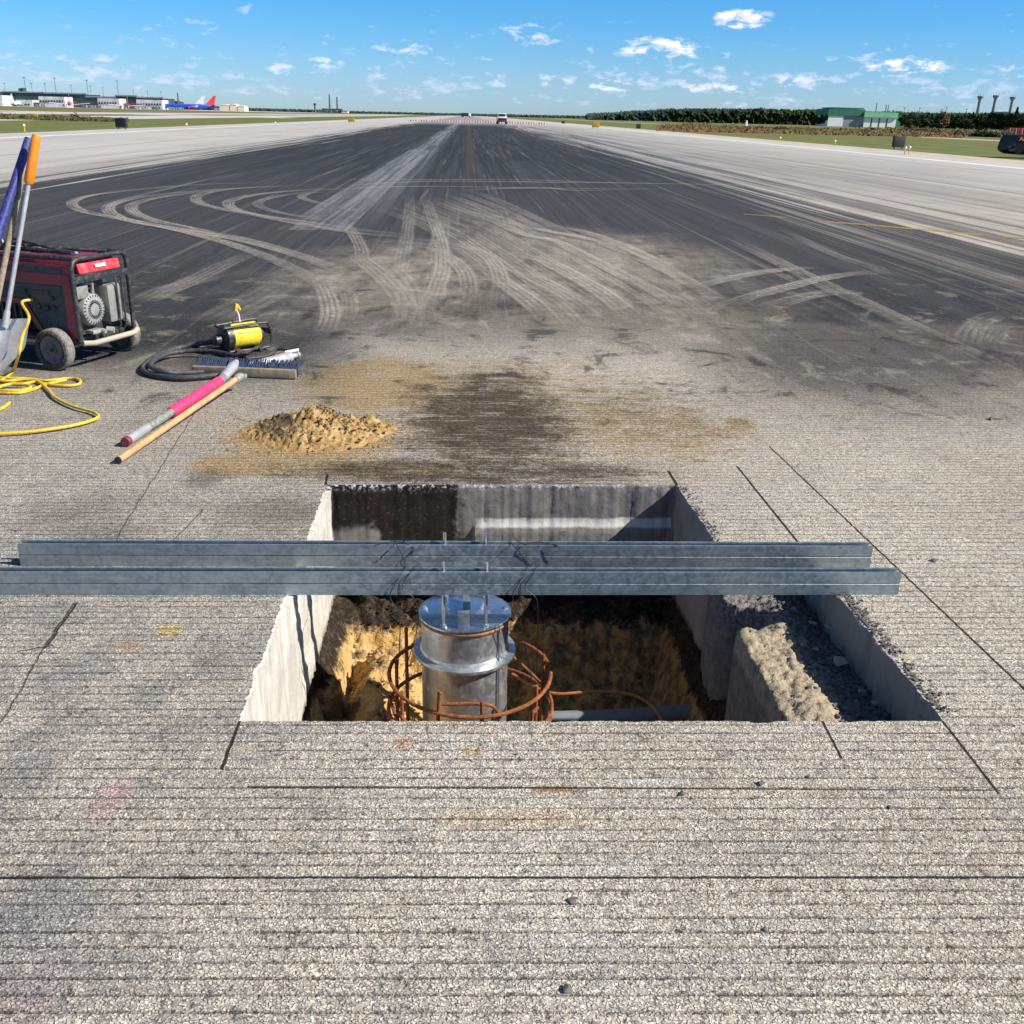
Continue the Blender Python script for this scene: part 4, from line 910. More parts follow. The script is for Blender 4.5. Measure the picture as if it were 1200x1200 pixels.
# engine end: recoil starter, muffler, fittings
MX = Matrix.Rotation(R_(90), 3, 'Y')
st = MB().lathe([(.098, -.08), (.100, -.01), (.090, .012), (.070, .018), (.0, .019)], 32, (XR-.03, .225, .34), MX).build('recoil_starter', M['alu'], gen)
mb = MB()
for i in range(24):
    a = 2*math.pi*i/24; rm = Matrix.Rotation(a, 3, 'X')
    for r0 in (.048, .078):
        mb.box(rm @ Vector((0, 0, r0))+Vector((XR-.0105 if r0 < .07 else XR-.0155, .225, .34)), (.004, .007, .020), rot=rm)
mb.build('cooling_slot', M['black'], st)
MB().box((XR-.06, .405, .355), (.12, .125, .235), bev=.022).build('muffler', M['muffler'], gen)
MB().box((XR-.07, .15, .455), (.10, .10, .08), bev=.008).build('air_cleaner', M['muffler'], gen)
MB().tube([(XR-.06, .17, .50), (XR-.02, .235, .50), (XR-.03, .24, .43)], .013, 10).build('intake_pipe', M['alu'], gen)
MB().box((XR-.17, .26, .30), (.20, .30, .24), bev=.015).build('engine_block', M['darkmetal'], gen)
mb = MB().box((XR+.0, .19, .215), (.06, .10, .022), bev=.004); mb.tube([(XR+.03, .22, .215), (XR+.055, .22, .212)], .014, 8); mb.tube([(XR+.01, .28, .21), (XR+.05, .30, .205)], .02, 8); mb.build('oil_drain', M['alu'], gen)
# wheels
MB().tube([(0, -.03, .125), (0, .63, .125)], .010, 8).build('axle', M['darkmetal'], gen)
MY = Matrix.Rotation(R_(90), 3, 'X')
for y in (0.0, .60):
    wh = MB().lathe([(.085, .036), (.105, .041), (.117, .034), (.117, -.034), (.105, -.041), (.085, -.036)], 36, (0, y, .125), MY, caps=False).build('wheel', M['rubber'], gen)
    MB().lathe([(.1165, .033), (.1255, .027), (.1275, .0), (.1255, -.027), (.1165, -.033)], 36, (0, y, .125), MY, caps=False).build('tyre_tread', M['tread'], wh)
    MB().lathe([(.0, .021), (.022, .022), (.024, .008), (.060, .004), (.072, .022), (.086, .028), (.088, -.028), (.06, -.01), (.02, -.02), (0, -.02)], 32, (0, y, .125), MY).build('rim', M['rim'], wh)
    MB().lathe([(.013, .022), (.012, .034), (0, .035)], 12, (0, y, .125), MY).build('hub_cap', M['black'], wh)
# folding handle and clutter on the top
hd = MB().tube([(-.42, .10, .68), (-.33, .12, .75), (-.14, .20, .70), (.02, .24, .672)], .009, 8).tube([(-.42, .34, .68), (-.30, .16, .755), (-.24, .14, .70)], .006, 8)
hd.tube([(-.14, .20, .70), (.13, .40, .672)], .015, 8); hd.build('folding_handle', M['black'], gen)
MB().box((-.52, .16, .70), (.06, .05, .06), bev=.008).box((-.42, .2, .682), (.16, .03, .02), bev=.004).build('handle_bracket', M['alu'], gen)
MB().tube(spline([(-.62, .14, .72), (-.50, .12, .755), (-.42, .13, .74), (-.40, .12, .69)], 6), .012, 8).build('handle_grip', M['black'], gen)
bpy.context.view_layer.update()
gm = Matrix.Translation((-2.489, 6.144, 0)) @ Matrix.Rotation(R_(-21.9), 4, 'Z')
# ------------------------------------------------------------------ yellow cord
def c2(l, z=.009): return [G(a/8, 370+b/8, z) for a, b in l]
s0 = gm @ Vector((-.17, .055, .40)); s1 = gm @ Vector((-.18, -.02, .395))
mb = MB()
mb.tube(spline([s0, s1, at(34, 372, 6.0), at(27, 392, 5.95), at(22, 415, 5.85)]+c2([(120, 520), (40, 590), (-60, 640)]), 8), .0085, 8)
mb.tube(spline(c2([(-60, 580), (100, 585), (260, 590), (400, 606), (490, 604), (600, 590), (700, 587), (752, 612), (735, 642), (640, 656), (520, 650), (420, 636), (330, 618), (200, 640), (60, 615), (-40, 600)], .012), 8), .0085, 8)
mb.tube(spline(c2([(-60, 715), (80, 725), (200, 720), (300, 694), (400, 655), (520, 622), (620, 602)], .010), 8), .0085, 8)
mb.tube(spline(c2([(-50, 690), (60, 702), (200, 698), (285, 676), (250, 650), (120, 640), (30, 655), (-60, 690)], .022), 8), .0085, 8)
mb.tube(spline(c2([(-60, 600), (60, 612), (200, 600), (330, 606), (400, 645), (460, 700), (505, 755), (600, 812), (720, 860), (850, 895), (912, 925), (918, 952), (850, 985), (700, 1025), (500, 1060), (250, 1090), (-80, 1112)], .016), 8), .0085, 8)
mb.tube(spline(c2([(-60, 900), (30, 860), (90, 815)]), 6), .0085, 8)
tag(mb.build('extension_cord', M['cord']), 'yellow extension cord plugged into the generator and coiled on the pavement', 'cord')
# ------------------------------------------------------------------ standing tools
def lerp(a, b, u): return a+(b-a)*u
def stand(name, label, foot, top, r, mat, grip=None, blade=True, bladew=.12):
    root = empty(name, foot); tag(root, label, 'shovel' if blade else 'tool'); T = top-foot; o = Vector((0, 0, 0))
    a0 = .20 if blade else 0
    MB().tube([T*a0, T*.5, T], r, 12).build('shaft', mat, root)
    d = T.normalized(); side_ = Vector((1, .25, 0)).normalized(); nr = side_.cross(d).normalized()
    if grip:
        g0, g1, gr, gmat = grip; MB().tube([T*g0, T*(g0+.012), T*(g1-.012), T*g1], [gr*.8, gr*1.12, gr, gr*.8], 14).build('grip', gmat, root)
    if blade:
        vs = []; L = T.length; nu, nv = 10, 12; mb = MB()
        for layer in (0, 1):
            for j in range(nv+1):
                v = j/nv; wd = bladew*(math.sin(math.pi*min(1, v*1.0+.0)/2)**.5 if v < .35 else 1) * (.25+.75*min(1, v*3+.01)); wd = bladew*min(1, .15+1.9*v)
                for i in range(nu+1):
                    u = i/nu*2-1; q = d*(L*.235*v)+side_*(u*wd)+nr*(-.035*(1-u*u)*(.4+.6*v)+layer*.004); vs.append(q)
        mb.addv(vs); n1 = (nu+1)*(nv+1)
        for j in range(nv):
            for i in range(nu):
                k = j*(nu+1)+i; mb.face((k, k+1, k+nu+2, k+nu+1), True); mb.face((n1+k+nu+1, n1+k+nu+2, n1+k+1, n1+k), True)
        for i in range(nu):
            mb.face((i, n1+i, n1+i+1, i+1)); k = nv*(nu+1)+i; mb.face((k, k+1, n1+k+1, n1+k))
        for j in range(nv):
            k = j*(nu+1); mb.face((k, k+nu+1, n1+k+nu+1, n1+k)); k += nu; mb.face((k, n1+k, n1+k+nu+1, k+nu+1))
        mb.build('blade', M['silver'], root)
        MB().tube([T*.20, T*.27], [r*1.5, r*1.3], 12).build('socket', M['silver'], root)
    return root
ft = Vector((-2.80, 6.02, .0)); tp = at(43, 158, 6.32)
stand('shovel', 'steel shafted shovel with orange grip leaning upright by the generator', ft, tp, .0135, M['silver'], (.80, 1.0, .026, M['orange']), True, .13)
ft2 = G(-62, 455); tp2 = at(34, 163, 6.42)
stand('digging_bar', 'upright navy blue tool handle behind the orange grip', ft2, tp2, .025, M['blue'], None, False)
ft3 = G(-22, 445); tp3 = at(27, 200, 6.38)
stand('shovel', 'upright shovel with brown wooden shaft between the blue and orange ones', ft3, tp3, .017, M['boards'], None, True, .11)
# ------------------------------------------------------------------ concrete vibrator: motor, hose, head
mpos = G(287, 411); ang = math.atan2((G(310, 404)-G(262, 411)).y, (G(310, 404)-G(262, 411)).x)
mo = empty('vibrator_motor', (mpos.x, mpos.y, 0), ang); tag(mo, 'yellow electric vibrator motor in a black carrying frame', 'motor')
XM = Matrix.Rotation(R_(90), 3, 'Y'); zc = .105
MB().lathe([(.070, -.105), (.078, -.10), (.078, .085), (.066, .10), (.03, .105)], 12, (0, 0, zc), XM, smooth=False).build('housing', M['yellow'], mo)
mb = MB(); 
for a in (30, 90, 150): mb.box((0, .0775*math.cos(R_(a)), zc+.0775*math.sin(R_(a))), (.18, .02, .010), rot=Matrix.Rotation(R_(a-90), 3, 'X'), bev=.003)
mb.build('housing_rib', M['yellow'], mo)
MB().lathe([(.050, -.165), (.086, -.150), (.088, -.106), (.07, -.104)], 20, (0, 0, zc), XM).lathe([(.025, -.215), (.034, -.21), (.036, -.17), (.03, -.165)], 14, (0, 0, zc-.01), XM).build('end_cap', M['black'], mo)
MB().lathe([(.055, .10), (.052, .125), (.02, .135), (0, .136)], 16, (0, 0, zc), XM).build('rear_cap', M['darkmetal'], mo)
cf = MB()
for s in (-1, 1):
    y = .075*s
    cf.tube(spline([(-.15, y, .025), (.10, y, .022), (.155, y, .04), (.165, y, .11), (.145, y, .17), (.10, y, .188), (-.17, y*.8, .178)], 6), .009, 8)
cf.tube([(-.17, -.06, .178), (-.17, .06, .178)], .009, 8); cf.tube([(.165, -.075, .11), (.165, .075, .11)], .009, 8); cf.tube([(-.14, -.075, .025), (-.14, .075, .025)], .009, 8)
cf.build('carry_frame', M['black'], mo)
MB().box((.16, -.03, .13), (.05, .06, .03), bev=.006).lathe([(.014, 0), (.014, .012)], 12, (.165, -.06, .13), Matrix.Rotation(R_(90), 3, 'X')).build('switch_box', M['darkmetal'], mo)
MB().box((-.09, -.03, .018), (.05, .16, .03), bev=.004).box((.07, -.03, .018), (.03, .14, .025), bev=.004).build('skid_foot', M['darkmetal'], mo)
cp = MB().tube(spline([(-.01, .02, .19), (-.015, .02, .24), (-.03, .02, .275)], 5), .005, 6).build('plug_lead', M['white'], mo)
MB().box((-.032, .02, .29), (.022, .03, .05), rot=Matrix.Rotation(R_(14), 3, 'Y'), bev=.005).box((-.010, .02, .285), (.014, .02, .034), rot=Matrix.Rotation(R_(-24), 3, 'Y'), bev=.004).build('plug', M['cord'], cp)
mb = MB()
hz = .022
mb.tube(spline([G(258, 401, .08), G(238, 402, .05), G(208, 408, hz), G(182, 418, hz), G(168, 430, hz), G(176, 438, hz), G(212, 443, hz), G(262, 439, hz)], 10), .017, 12)
mb.tube(spline([G(318, 432, .055), G(290, 422, .05), G(262, 414, .05), G(235, 411, .045), G(205, 413, .04), G(184, 420, .04), G(176, 429, .05), G(190, 435, .05), G(215, 437, .03), G(262, 434, hz)], 10), .015, 12)
mb.tube(spline([G(250, 398, .09), G(225, 405, .02), G(236, 409, .012), G(262, 410, .012)], 8), .008, 8)
tag(mb.build('vibrator_hose', M['hose']), 'black flexible hose looped on the pavement left of the yellow motor', 'hose')
tag(MB().tube(spline([G(303, 406, .03), G(268, 424, .01), G(290, 420, .012), G(312, 417, .012), G(325, 410, .04), G(338, 411, .05), G(345, 420, .012), G(330, 426, .012)], 8), .009, 8).build('power_lead', M['hose']), 'black power lead lying behind the silver tube', 'cable')
h0, h1 = G(292, 431, .035), G(341, 418, .035); dv = (h1-h0)
hd = MB().tube([h0-dv*.04, h0, h1-dv*.05, h1], [.026, .035, .035, .028], 20).build('vibrating_poker', M['silver']); tag(hd, 'silver tube shaped concrete poker lying right of the yellow motor', 'vibrating poker')
MB().tube([h1, h1+dv*.12, h1+dv*.13, h1+dv*.2], [.018, .018, .024, .02], 12).build('fitting', M['alu'], hd)
MB().tube([G(334, 413, .06), G(350, 410, .07)], .010, 8).build('lever', M['white'], hd)
# ------------------------------------------------------------------ shovel with pink sleeve
sh = empty('shovel', tuple(G(150, 517, 0))); tag(sh, 'grey shovel with bright pink sleeve lying across the broom head', 'shovel'); o = sh.location.copy()
def rel(v): return Vector(v)-o
a, b_ = G(150, 516, .026), G(258, 446, .055)
MB().tube([rel(a), rel(lerp(a, b_, .5)), rel(b_)], .0215, 14).build('shaft', M['greyfib'], sh)
MB().tube([rel(a-(b_-a)*.01), rel(lerp(a, b_, .18))], .0232, 14).build('end_tube', M['silver'], sh)
MB().lathe([(.020, 0), (.0225, .0), (.0235, .012), (.0235, .03)], 14, rel(a)-(b_-a).normalized()*.03, (b_-a).to_track_quat('Z', 'Y').to_matrix()).build('end_cap', M['maroon'], sh)
MB().tube([rel(lerp(a, b_, .42)), rel(lerp(a, b_, .43)), rel(lerp(a, b_, .985)), rel(lerp(a, b_, .995))], [.025, .029, .029, .026], 16).build('sleeve', M['pink'], sh)
mb = MB(); c_ = G(262, 442, .075); d_ = G(273, 430, .10); e_ = G(277, 424, .11)
mb.tube([rel(b_), rel(c_), rel(d_), rel(e_)], [.022, .026, .030, .016], 12); mb.build('socket', M['silver'], sh)
mb = MB(); vs = []; ctr = [G(270, 434, .085), G(273, 423, .055)]; nu = 12
ax = (G(273, 416)-G(268, 436)).normalized(); sx_ = Vector((ax.y, -ax.x, 0))
for lay in (0, .004):
    for j in range(9):
        v = j/8; wd = .03+.095*min(1, v*2.6)*(1 if v < .6 else math.sqrt(max(0.03, 1-((v-.6)/.42)**2)))
        for i in range(nu+1):
            u = i/nu*2-1; vs.append(rel(G(271, 436, 0))+ax*(.26*v)+sx_*(wd*u)+Vector((0, 0, .085+.03*(u*u)*(1-v*.3)-.055*v+lay)))
mb.addv(vs); n1 = (nu+1)*9
for j in range(8):
    for i in range(nu):
        k = j*(nu+1)+i; mb.face((k, k+1, k+nu+2, k+nu+1), True); mb.face((n1+k+nu+1, n1+k+nu+2, n1+k+1, n1+k), True)
for j in range(8):
    k = j*(nu+1); mb.face((k, k+nu+1, n1+k+nu+1, n1+k)); k += nu; mb.face((k, n1+k, n1+k+nu+1, k+nu+1))
for i in range(nu): mb.face((i, n1+i, n1+i+1, i+1)); k = 8*(nu+1)+i; mb.face((k, k+1, n1+k+1, n1+k))
mb.build('blade', M['darkmetal'], sh)
# ------------------------------------------------------------------ push broom
bl, br_ = G(224, 441, 0), G(346, 446, 0); bc = (bl+br_)/2; ang = math.atan2((br_-bl).y, (br_-bl).x); L = (br_-bl).length
bm_ = empty('push_broom', tuple(bc), ang); tag(bm_, 'push broom with pale wooden handle and blue bristles lying on its side', 'broom')
MB().box((0, .03, .032), (L, .034, .056), bev=.010).build('head_block', M['boards'], bm_)
mb = MB()
for i in range(int(L/.0062)):
    x = -L/2+.012+i*.0062
    for j in range(5):
        z = .016+j*.009; ln = random.uniform(.055, .07)
        mb.tube([(x+random.uniform(-.002, .002), .046, z), (x+random.uniform(-.006, .006), .046+ln, z+.009*j+random.uniform(.0, .012))], .0034, 4, caps=True, smooth=False)
mb.build('bristles', M['bristle'], bm_)
R2 = Matrix.Rotation(-ang, 3, 'Z'); q = lambda v: R2 @ (Vector(v)-bc)
a, b_ = G(139, 539, .019), G(276, 445, .085)
MB().tube([q(lerp(a, b_, u/10)) for u in range(11)], .0165, 14).build('handle', M['wood'], bm_)
MB().tube([q(b_), q(lerp(a, b_, 1.05))], [.020, .024], 12).box(q(lerp(a, b_, 1.06)), (.06, .04, .02), bev=.004).build('ferrule', M['alu'], bm_)
MB().tube([q(a), q(a-(b_-a)*.006)], .0170, 14).build('end_tip', M['darkmetal'], bm_)

# ================================================================== far things
def text_mesh(s, size, mat, parent, mtx, name='lettering'):
    cu = bpy.data.curves.new(name, 'FONT'); cu.body = s; cu.size = size; cu.align_x = 'CENTER'; cu.extrude = .01; cu.offset = size*.015
    tmp = bpy.data.objects.new(name+'_tmp', cu); col.objects.link(tmp); bpy.context.view_layer.update()
    me = bpy.data.meshes.new_from_object(tmp.evaluated_get(bpy.context.evaluated_depsgraph_get())); me.name = name
    bpy.data.objects.remove(tmp); bpy.data.curves.remove(cu); me.materials.clear(); me.materials.append(mat)
    o = bpy.data.objects.new(name, me); col.objects.link(o); o.parent = parent; o.matrix_local = mtx; return o
# distance signs at the runway edge
def edge_sign(px, py, w_, h_, mat, label, leg=.25, rz=0, name='runway_sign', Y=None):
    g = G(px, py) if Y is None else at(px, py, Y); g.z = 0
    r = empty(name, tuple(g), rz); tag(r, label, 'sign')
    MB().box((0, 0, leg+h_/2), (w_, .25, h_), bev=.03).build('panel', mat, r)
    for s in (-1, 1): MB().box((s*w_*.35, 0, leg/2), (.06, .06, leg+.02)).build('leg', M['pole'], r)
    return r
edge_sign(143, 151.5, .85, .62, M['sign_black'], 'black square sign on the grass left of the runway', .12, R_(-15))
edge_sign(1052, 174.5, .85, .68, M['sign_black'], 'black square sign on the grass right of the runway', .12, R_(12))
edge_sign(412, 144, 1.0, .55, M['sign_yellow'], 'yellow sign on the left runway edge farthest from the generator', .15, 0, Y=165)
edge_sign(38, 135.5, 1.1, .5, M['sign_yellow'], 'yellow brown sign in the far left grass', .1, 0, Y=120)
edge_sign(698, 149, 1.1, .8, M['sign_yellow'], 'yellow sign on the right runway edge beside the barricades', .15, 0, Y=165)
edge_sign(748, 151, .7, .65, M['sign_black'], 'small dark sign backs on the right grass past the yellow sign', .1, 0, Y=170)
edge_sign(660, 144.5, .8, .55, M['sign_black'], 'tiny dark sign on the right grass just past the barricades', .1, 0, Y=260)
# edge lights
def edge_light(px, py, label, h_=.44):
    g = G(px, py); r = empty('edge_light', tuple(g)); tag(r, label, 'edge light', 'small yellow edge lights along the runway')
    MB().tube([(0, 0, 0), (0, 0, h_*.7)], .035, 8).build('stake', M['amber'], r)
    MB().lathe([(.05, 0), (.08, .03), (.07, h_*.22), (.03, h_*.3), (0, h_*.31)], 10, (0, 0, h_*.68)).build('lamp', M['white'], r)
for px, py, lb in ((29, 154.5, 'edge light left of the runway directly above the orange grip'), (219, 151.5, 'edge light left of the runway, right of the black sign'), (323, 148, 'left side edge light farthest along the runway'), (914, 167, 'right side edge light farthest along the runway'), (978, 171.5, 'right side edge light short of the black sign'), (1060, 181.5, 'right side edge light just right of the black sign'), (1065, 180.5, 'second edge light right of the black sign')):
    edge_light(px, py, lb)
# barricades
p0, p1 = G(481, 141.6), G(641, 145.6)
Yb = 218; xl_, xr_ = at(478, 142, Yb).x, at(641, 146, Yb).x; nb = 13
bar = empty('barricade', (0, 0, 0)); Lb = (xr_-xl_)/nb
MB().box((0, 0, .22), (Lb*.94, .3, .30), taper=.9, bev=.03).build('body', M['barred'], bar)
for s in (-.36, -.12, .12, .36):
    MB().box((s*Lb, -.005, .22), (Lb*.11, .312, .304), taper=.9).build('white_band', M['white'], bar)
for s in (-.3, .3): MB().lathe([(.05, 0), (.07, .02), (.07, .12), (0, .15)], 8, (s*Lb, 0, .37)).build('warning_lamp', M['amber'], bar)
for i in range(nb):
    o = bar if i == 0 else copy_tree(bar)
    o.location = (xl_+Lb*(i+.5), Yb+random.uniform(-.5, .5), 0); tag(o, 'red and white low barricade in the line across the far runway', 'barricade', 'barricades across the runway')
# pickup
def wheel_part(parent, x, y, r=.38, w_=.25, nm='wheel'):
    wp = MB().lathe([(r*.6, w_/2), (r*.95, w_/2), (r, w_*.4), (r, -w_*.4), (r*.95, -w_/2), (r*.6, -w_/2)], 20, (x, y, r), Matrix.Rotation(R_(90), 3, 'Y'), caps=False).build(nm, M['rubber'], parent)
    MB().lathe([(0, w_*.4), (r*.6, w_*.45), (r*.62, -w_*.45), (0, -w_*.4)], 16, (x, y, r), Matrix.Rotation(R_(90), 3, 'Y')).build('rim', M['rim'], wp)
g = at(588, 147.5, 205); g.z = 0
tr = empty('pickup_truck', tuple(g)); tag(tr, 'white pickup truck driving away on the far runway', 'pickup truck')
MB().box((0, .2, .95), (1.9, 5.2, .65), bev=.08).build('body', M['white'], tr)
MB().box((0, .7, 1.6), (1.7, 2.0, .70), taper=.85, bev=.08).build('cab', M['white'], tr)
MB().box((0, -.33, 1.62), (1.35, .06, .42)).build('rear_window', M['glass'], tr)
MB().box((0, -2.43, .88), (1.45, .04, .42), bev=.01).build('tailgate', M['sign_black'], tr)
MB().box((0, -2.5, .52), (1.8, .18, .22), bev=.03).build('rear_bumper', M['darkmetal'], tr)
for s in (-1, 1):
    MB().box((s*.85, -2.43, .95), (.16, .05, .35)).build('tail_light', M['tailred'], tr)
    for y in (-1.5, 1.9): wheel_part(tr, s*.82, y)
# box truck at the runway end
g = at(546, 136, 700); g.z = 0
bt = empty('box_truck', tuple(g), R_(4)); tag(bt, 'dark box truck with white cab at the far end of the runway', 'truck')
MB().box((-.8, 0, 1.7), (4.6, 2.4, 2.0), bev=.05).build('box_body', M['sign_black'], bt); MB().box((2.4, 0, 1.4), (1.5, 2.2, 2.0), taper=.85, bev=.1).build('cab', M['white'], bt)
for x in (-2, 2.3):
    MB().lathe([(.0, 1.2), (.45, 1.2), (.45, -1.2), (0, -1.2)], 16, (x, 0, .45), Matrix.Rotation(R_(90), 3, 'X')).build('wheel', M['rubber'], bt)
# dark trailer with orange letters at right edge
Yv = 56; g = at(1184.5, 186, Yv)
vx = empty('service_vehicle', (g.x, Yv, 0), R_(-4)); tag(vx, 'dark navy service vehicle with orange letters at the right photo edge', 'vehicle')
MB().prism([(.02, .40), (.05, .72), (.13, 1.0), (.22, 1.14), (5.0, 1.14), (5.0, .22), (.45, .16), (.16, .26)], lambda a, b: (a, 0, b), lambda a, b: (a, 2.0, b)).build('body', M['navy'], vx)
MB().box((3.0, -.015, .85), (3.4, .03, .30)).build('side_window', M['glass'], vx)
MB().box((-.02, .2, .55), (.16, .3, .12), bev=.03).box((-.0, .1, .38), (.16, .3, .1), bev=.02).build('bumper', M['black'], vx)
MB().box((.0, -.08, .66), (.10, .1, .08), bev=.02).build('mirror', M['black'], vx)
wheel_part(vx, .95, .12, .34, .22); wheel_part(vx, 4.2, .12, .34, .22)
for o_ in vx.children:
    if o_.name.startswith('wheel'): o_.rotation_euler = (0, 0, 0)
text_mesh('AMB', .30, M['ambletter'], vx, Matrix.Translation((.55, -.02, .86)) @ Matrix.Rotation(R_(90), 4, 'X'))
# dark red ribbed container behind
g = at(1178.5, 157, 246); w_ = 18
rc = empty('red_container', (g.x, 246, 0), R_(3)); tag(rc, 'dark red ribbed container standing on the grass at right', 'container')
MB().box((w_/2, 0, .75), (w_, 2.4, 1.5), bev=.04).build('body', M['darkred'], rc)
for i in range(36): MB().box((.25+i*.5, -1.21, .75), (.2, .06, 1.3)).build('rib', M['tailpink'] if i % 3 == 0 else M['darkred'], rc)
# ------------------------------------------------------------------ buildings
def pxw(px0, px1, Y): a, b = at(px0, 150, Y), at(px1, 150, Y); return a.x, b.x
def ztop(px, py, Y): return at(px, py, Y).z
Yg = 620
x0, x1 = pxw(969, 1010, Yg); zt = ztop(990, 127, Yg)
def zz(py, px=1000): return ztop(px, py, Yg)
gb = empty('fire_station', ((x0+x1)/2, Yg, 0)); tag(gb, 'long green and white airfield building with garage bays behind the scrub', 'building')
cx = (x0+x1)/2; xm = at(988, 140, Yg).x
MB().box(((x0+xm)/2-cx, 10, zz(136)/2), (xm-x0, 20, zz(136))).build('white_wall', M['white'], gb)
MB().box(((x1+xm)/2-cx+.15, 10.3, zz(136)/2), (x1-xm+.3, 20, zz(136))).build('painted_shade_wall', M['greyclad'], gb)  # face turned from the light, its shade put in as grey colour
MB().box((0, 10, (zz(136)+zz(128))/2+.05), (x1-x0+.8, 20.8, zz(128)-zz(136))).build('green_band', M['greenroof'], gb)
MB().box((1, 10, zz(127.4)+.25), (x1-x0-2, 19, .6)).build('roof', M['greenroof'], gb)
y0, y1 = pxw(1010.5, 1048, Yg)
MB().box(((y0+y1)/2-cx, 7, zz(137)/2), (y1-y0, 16, zz(137))).build('bay_wall', M['white'], gb)
for i in range(3):
    xx = y0+(y1-y0)*(.235+.24*i); MB().box((xx-cx, -1.05, zz(137)*.46), (.7, .1, zz(137)*.9)).build('bay_divider', M['darkroof'], gb)
MB().box(((y0+y1)/2-cx, 6.5, (zz(137)+zz(131))/2+.02), (y1-y0+1, 17, zz(131)-zz(137))).build('canopy_band', M['greenlight'], gb)
MB().box(((y0+y1)/2-cx+2, 9, zz(130.6)), (y1-y0-4, 12, .5)).build('bay_roof', M['greenroof'], gb)
u0, u1 = pxw(1048.5, 1062, Yg)
MB().box(((u0+u1)/2-cx, 9, zz(134)/2), (u1-u0, 12, zz(134))).build('side_wing', M['greenroof'], gb)
for px, t0 in ((1031, 120), (1042.5, 122.5), (1045, 122.5)):
    MB().tube([(at(px, 130, Yg).x-cx, 6, zz(132)), (at(px, 130, Yg).x-cx, 6, zz(t0, px))], .28, 8).build('exhaust_stack', M['pole'], gb)
# light masts (T shaped) right
mast = empty('light_mast'); MB().tube([(0, 0, 0), (0, 0, 1)], [.020, .014], 8).build('pole', M['pole'], mast); MB().box((0, 0, 1.0), (.15, .04, .022)).build('lamp_bar', M['pole'], mast)
n_m = 0
def put_mast(px, top, Y, label, grp, wide=1.0):
    global n_m
    h_ = ztop(px, top, Y); o = mast if n_m == 0 else copy_tree(mast); n_m += 1
    o.location = (at(px, 140, Y).x, Y, 0); o.scale = (h_*.9*wide, h_*.9*wide, h_); tag(o, label, 'light mast', grp)
for px, tp_, lb in ((1058, 126, 'leftmost light mast over the trees right of the green building'), (1063, 129.5, 'short light mast just right of the green building'), (1076, 126.5, 'light mast between the green building and first dark trees'), (1085, 130, 'lowest light mast among the right hand trees'), (1102, 128, 'light mast left of the tallest double one'), (1107, 125.5, 'tallest double headed light mast by the autumn tree'), (1131, 128, 'light mast nearest the three tall towers')):
    put_mast(px, tp_, 640, lb, 'light masts behind the right treeline')
# three flared towers
tw = empty('radar_tower'); Yt = 900
pr = [(2.0, 0), (1.35, 20), (1.3, 23.2), (2.6, 25.4), (2.7, 26.6), (0, 26.6)]
MB().lathe(pr, 20, smooth=False).build('shaft', M['towerc'], tw)
MB().lathe([(2.9, 25.6), (2.9, 26.0), (2.2, 26.0)], 20).build('platform', M['pole'], tw)
for a in (0, 120, 240): MB().tube([(2.3*math.cos(R_(a)), 2.3*math.sin(R_(a)), 26.5), (2.9*math.cos(R_(a)), 2.9*math.sin(R_(a)), 28.4)], .13, 6).build('antenna', M['pole'], tw)
MB().box((-1.6, 0, 13), (.6, 1, 1.2)).build('equipment_box', M['tailpink'], tw)
for i, (px, tp_, lb) in enumerate(((1146, 112.5, 'leftmost of the three flared concrete towers at right'), (1164, 111.5, 'middle of the three flared concrete towers at right'), (1184, 113.5, 'rightmost of the three flared concrete towers'))):
    o = tw if i == 0 else copy_tree(tw); x = at(px, 130, Yt).x
    o.location = (x, Yt, 0); s = ztop(px, tp_, Yt)/26.6; o.scale = (s*.92, s*.92, s); tag(o, lb, 'tower', 'flared concrete towers')
x0, x1 = pxw(1168, 1196, 960)
hb = MB().box((0, 0, ztop(1180, 131, 960)/2), (x1-x0, 30, ztop(1180, 131, 960)), bev=.3).build('low_hall', M['greyclad'], loc=((x0+x1)/2, 960, 0)); tag(hb, 'grey hall roof showing between the rightmost towers', 'building')
# terminal at left
Yt2 = 1000
def seg_build(px0, px1, top0, bot, mat, Y, depth, name, parent, top1=None):
    a, b = pxw(px0, px1, Y); z1 = ztop((px0+px1)/2, top0, Y); z0 = max(0, ztop((px0+px1)/2, bot, Y)) if bot else 0
    return MB().box(((a+b)/2, Y+depth/2, (z0+z1)/2), (b-a, depth, z1-z0)).build(name, mat, parent)
tmn = empty('terminal_building', (0, 0, 0)); tag(tmn, 'long dark airport terminal with white gate fronts far left', 'terminal')
for p0_, p1_, t in ((-25, 4, 106.5), (9, 56, 107.5), (56, 105, 109), (105, 139, 113.2), (139, 164, 111.8), (164, 194, 114)):
    seg_build(p0_, p1_, t, None, M['darkroof'], Yt2, 40, 'wall', tmn)
    seg_build(p0_-.5, p1_+.5, t-.4, t+1.2, M['greyclad'], Yt2-1, 42, 'roof', tmn)
for p0_, p1_, t in ((-8, 7.5, 111.5), (23, 42, 117), (50, 80, 113.3), (118, 143, 115.3), (163, 193, 117)):
    seg_build(p0_, p1_, t, None, M['greywhite'], Yt2-26, 20, 'gate_front', tmn)
    for k in range(int((p1_-p0_)/3.2)):
        seg_build(p0_+1+k*3.2, p0_+2.6+k*3.2, t+4.2, t+6.5, M['sign_black'], Yt2-26.5, .3, 'doorway', tmn)
for p0_, p1_, t in ((28, 31, 103.5), (31.8, 33.2, 103),):
    seg_build(p0_, p1_, t, 108, M['darkroof'], Yt2+5, 8, 'roof_plant', tmn)
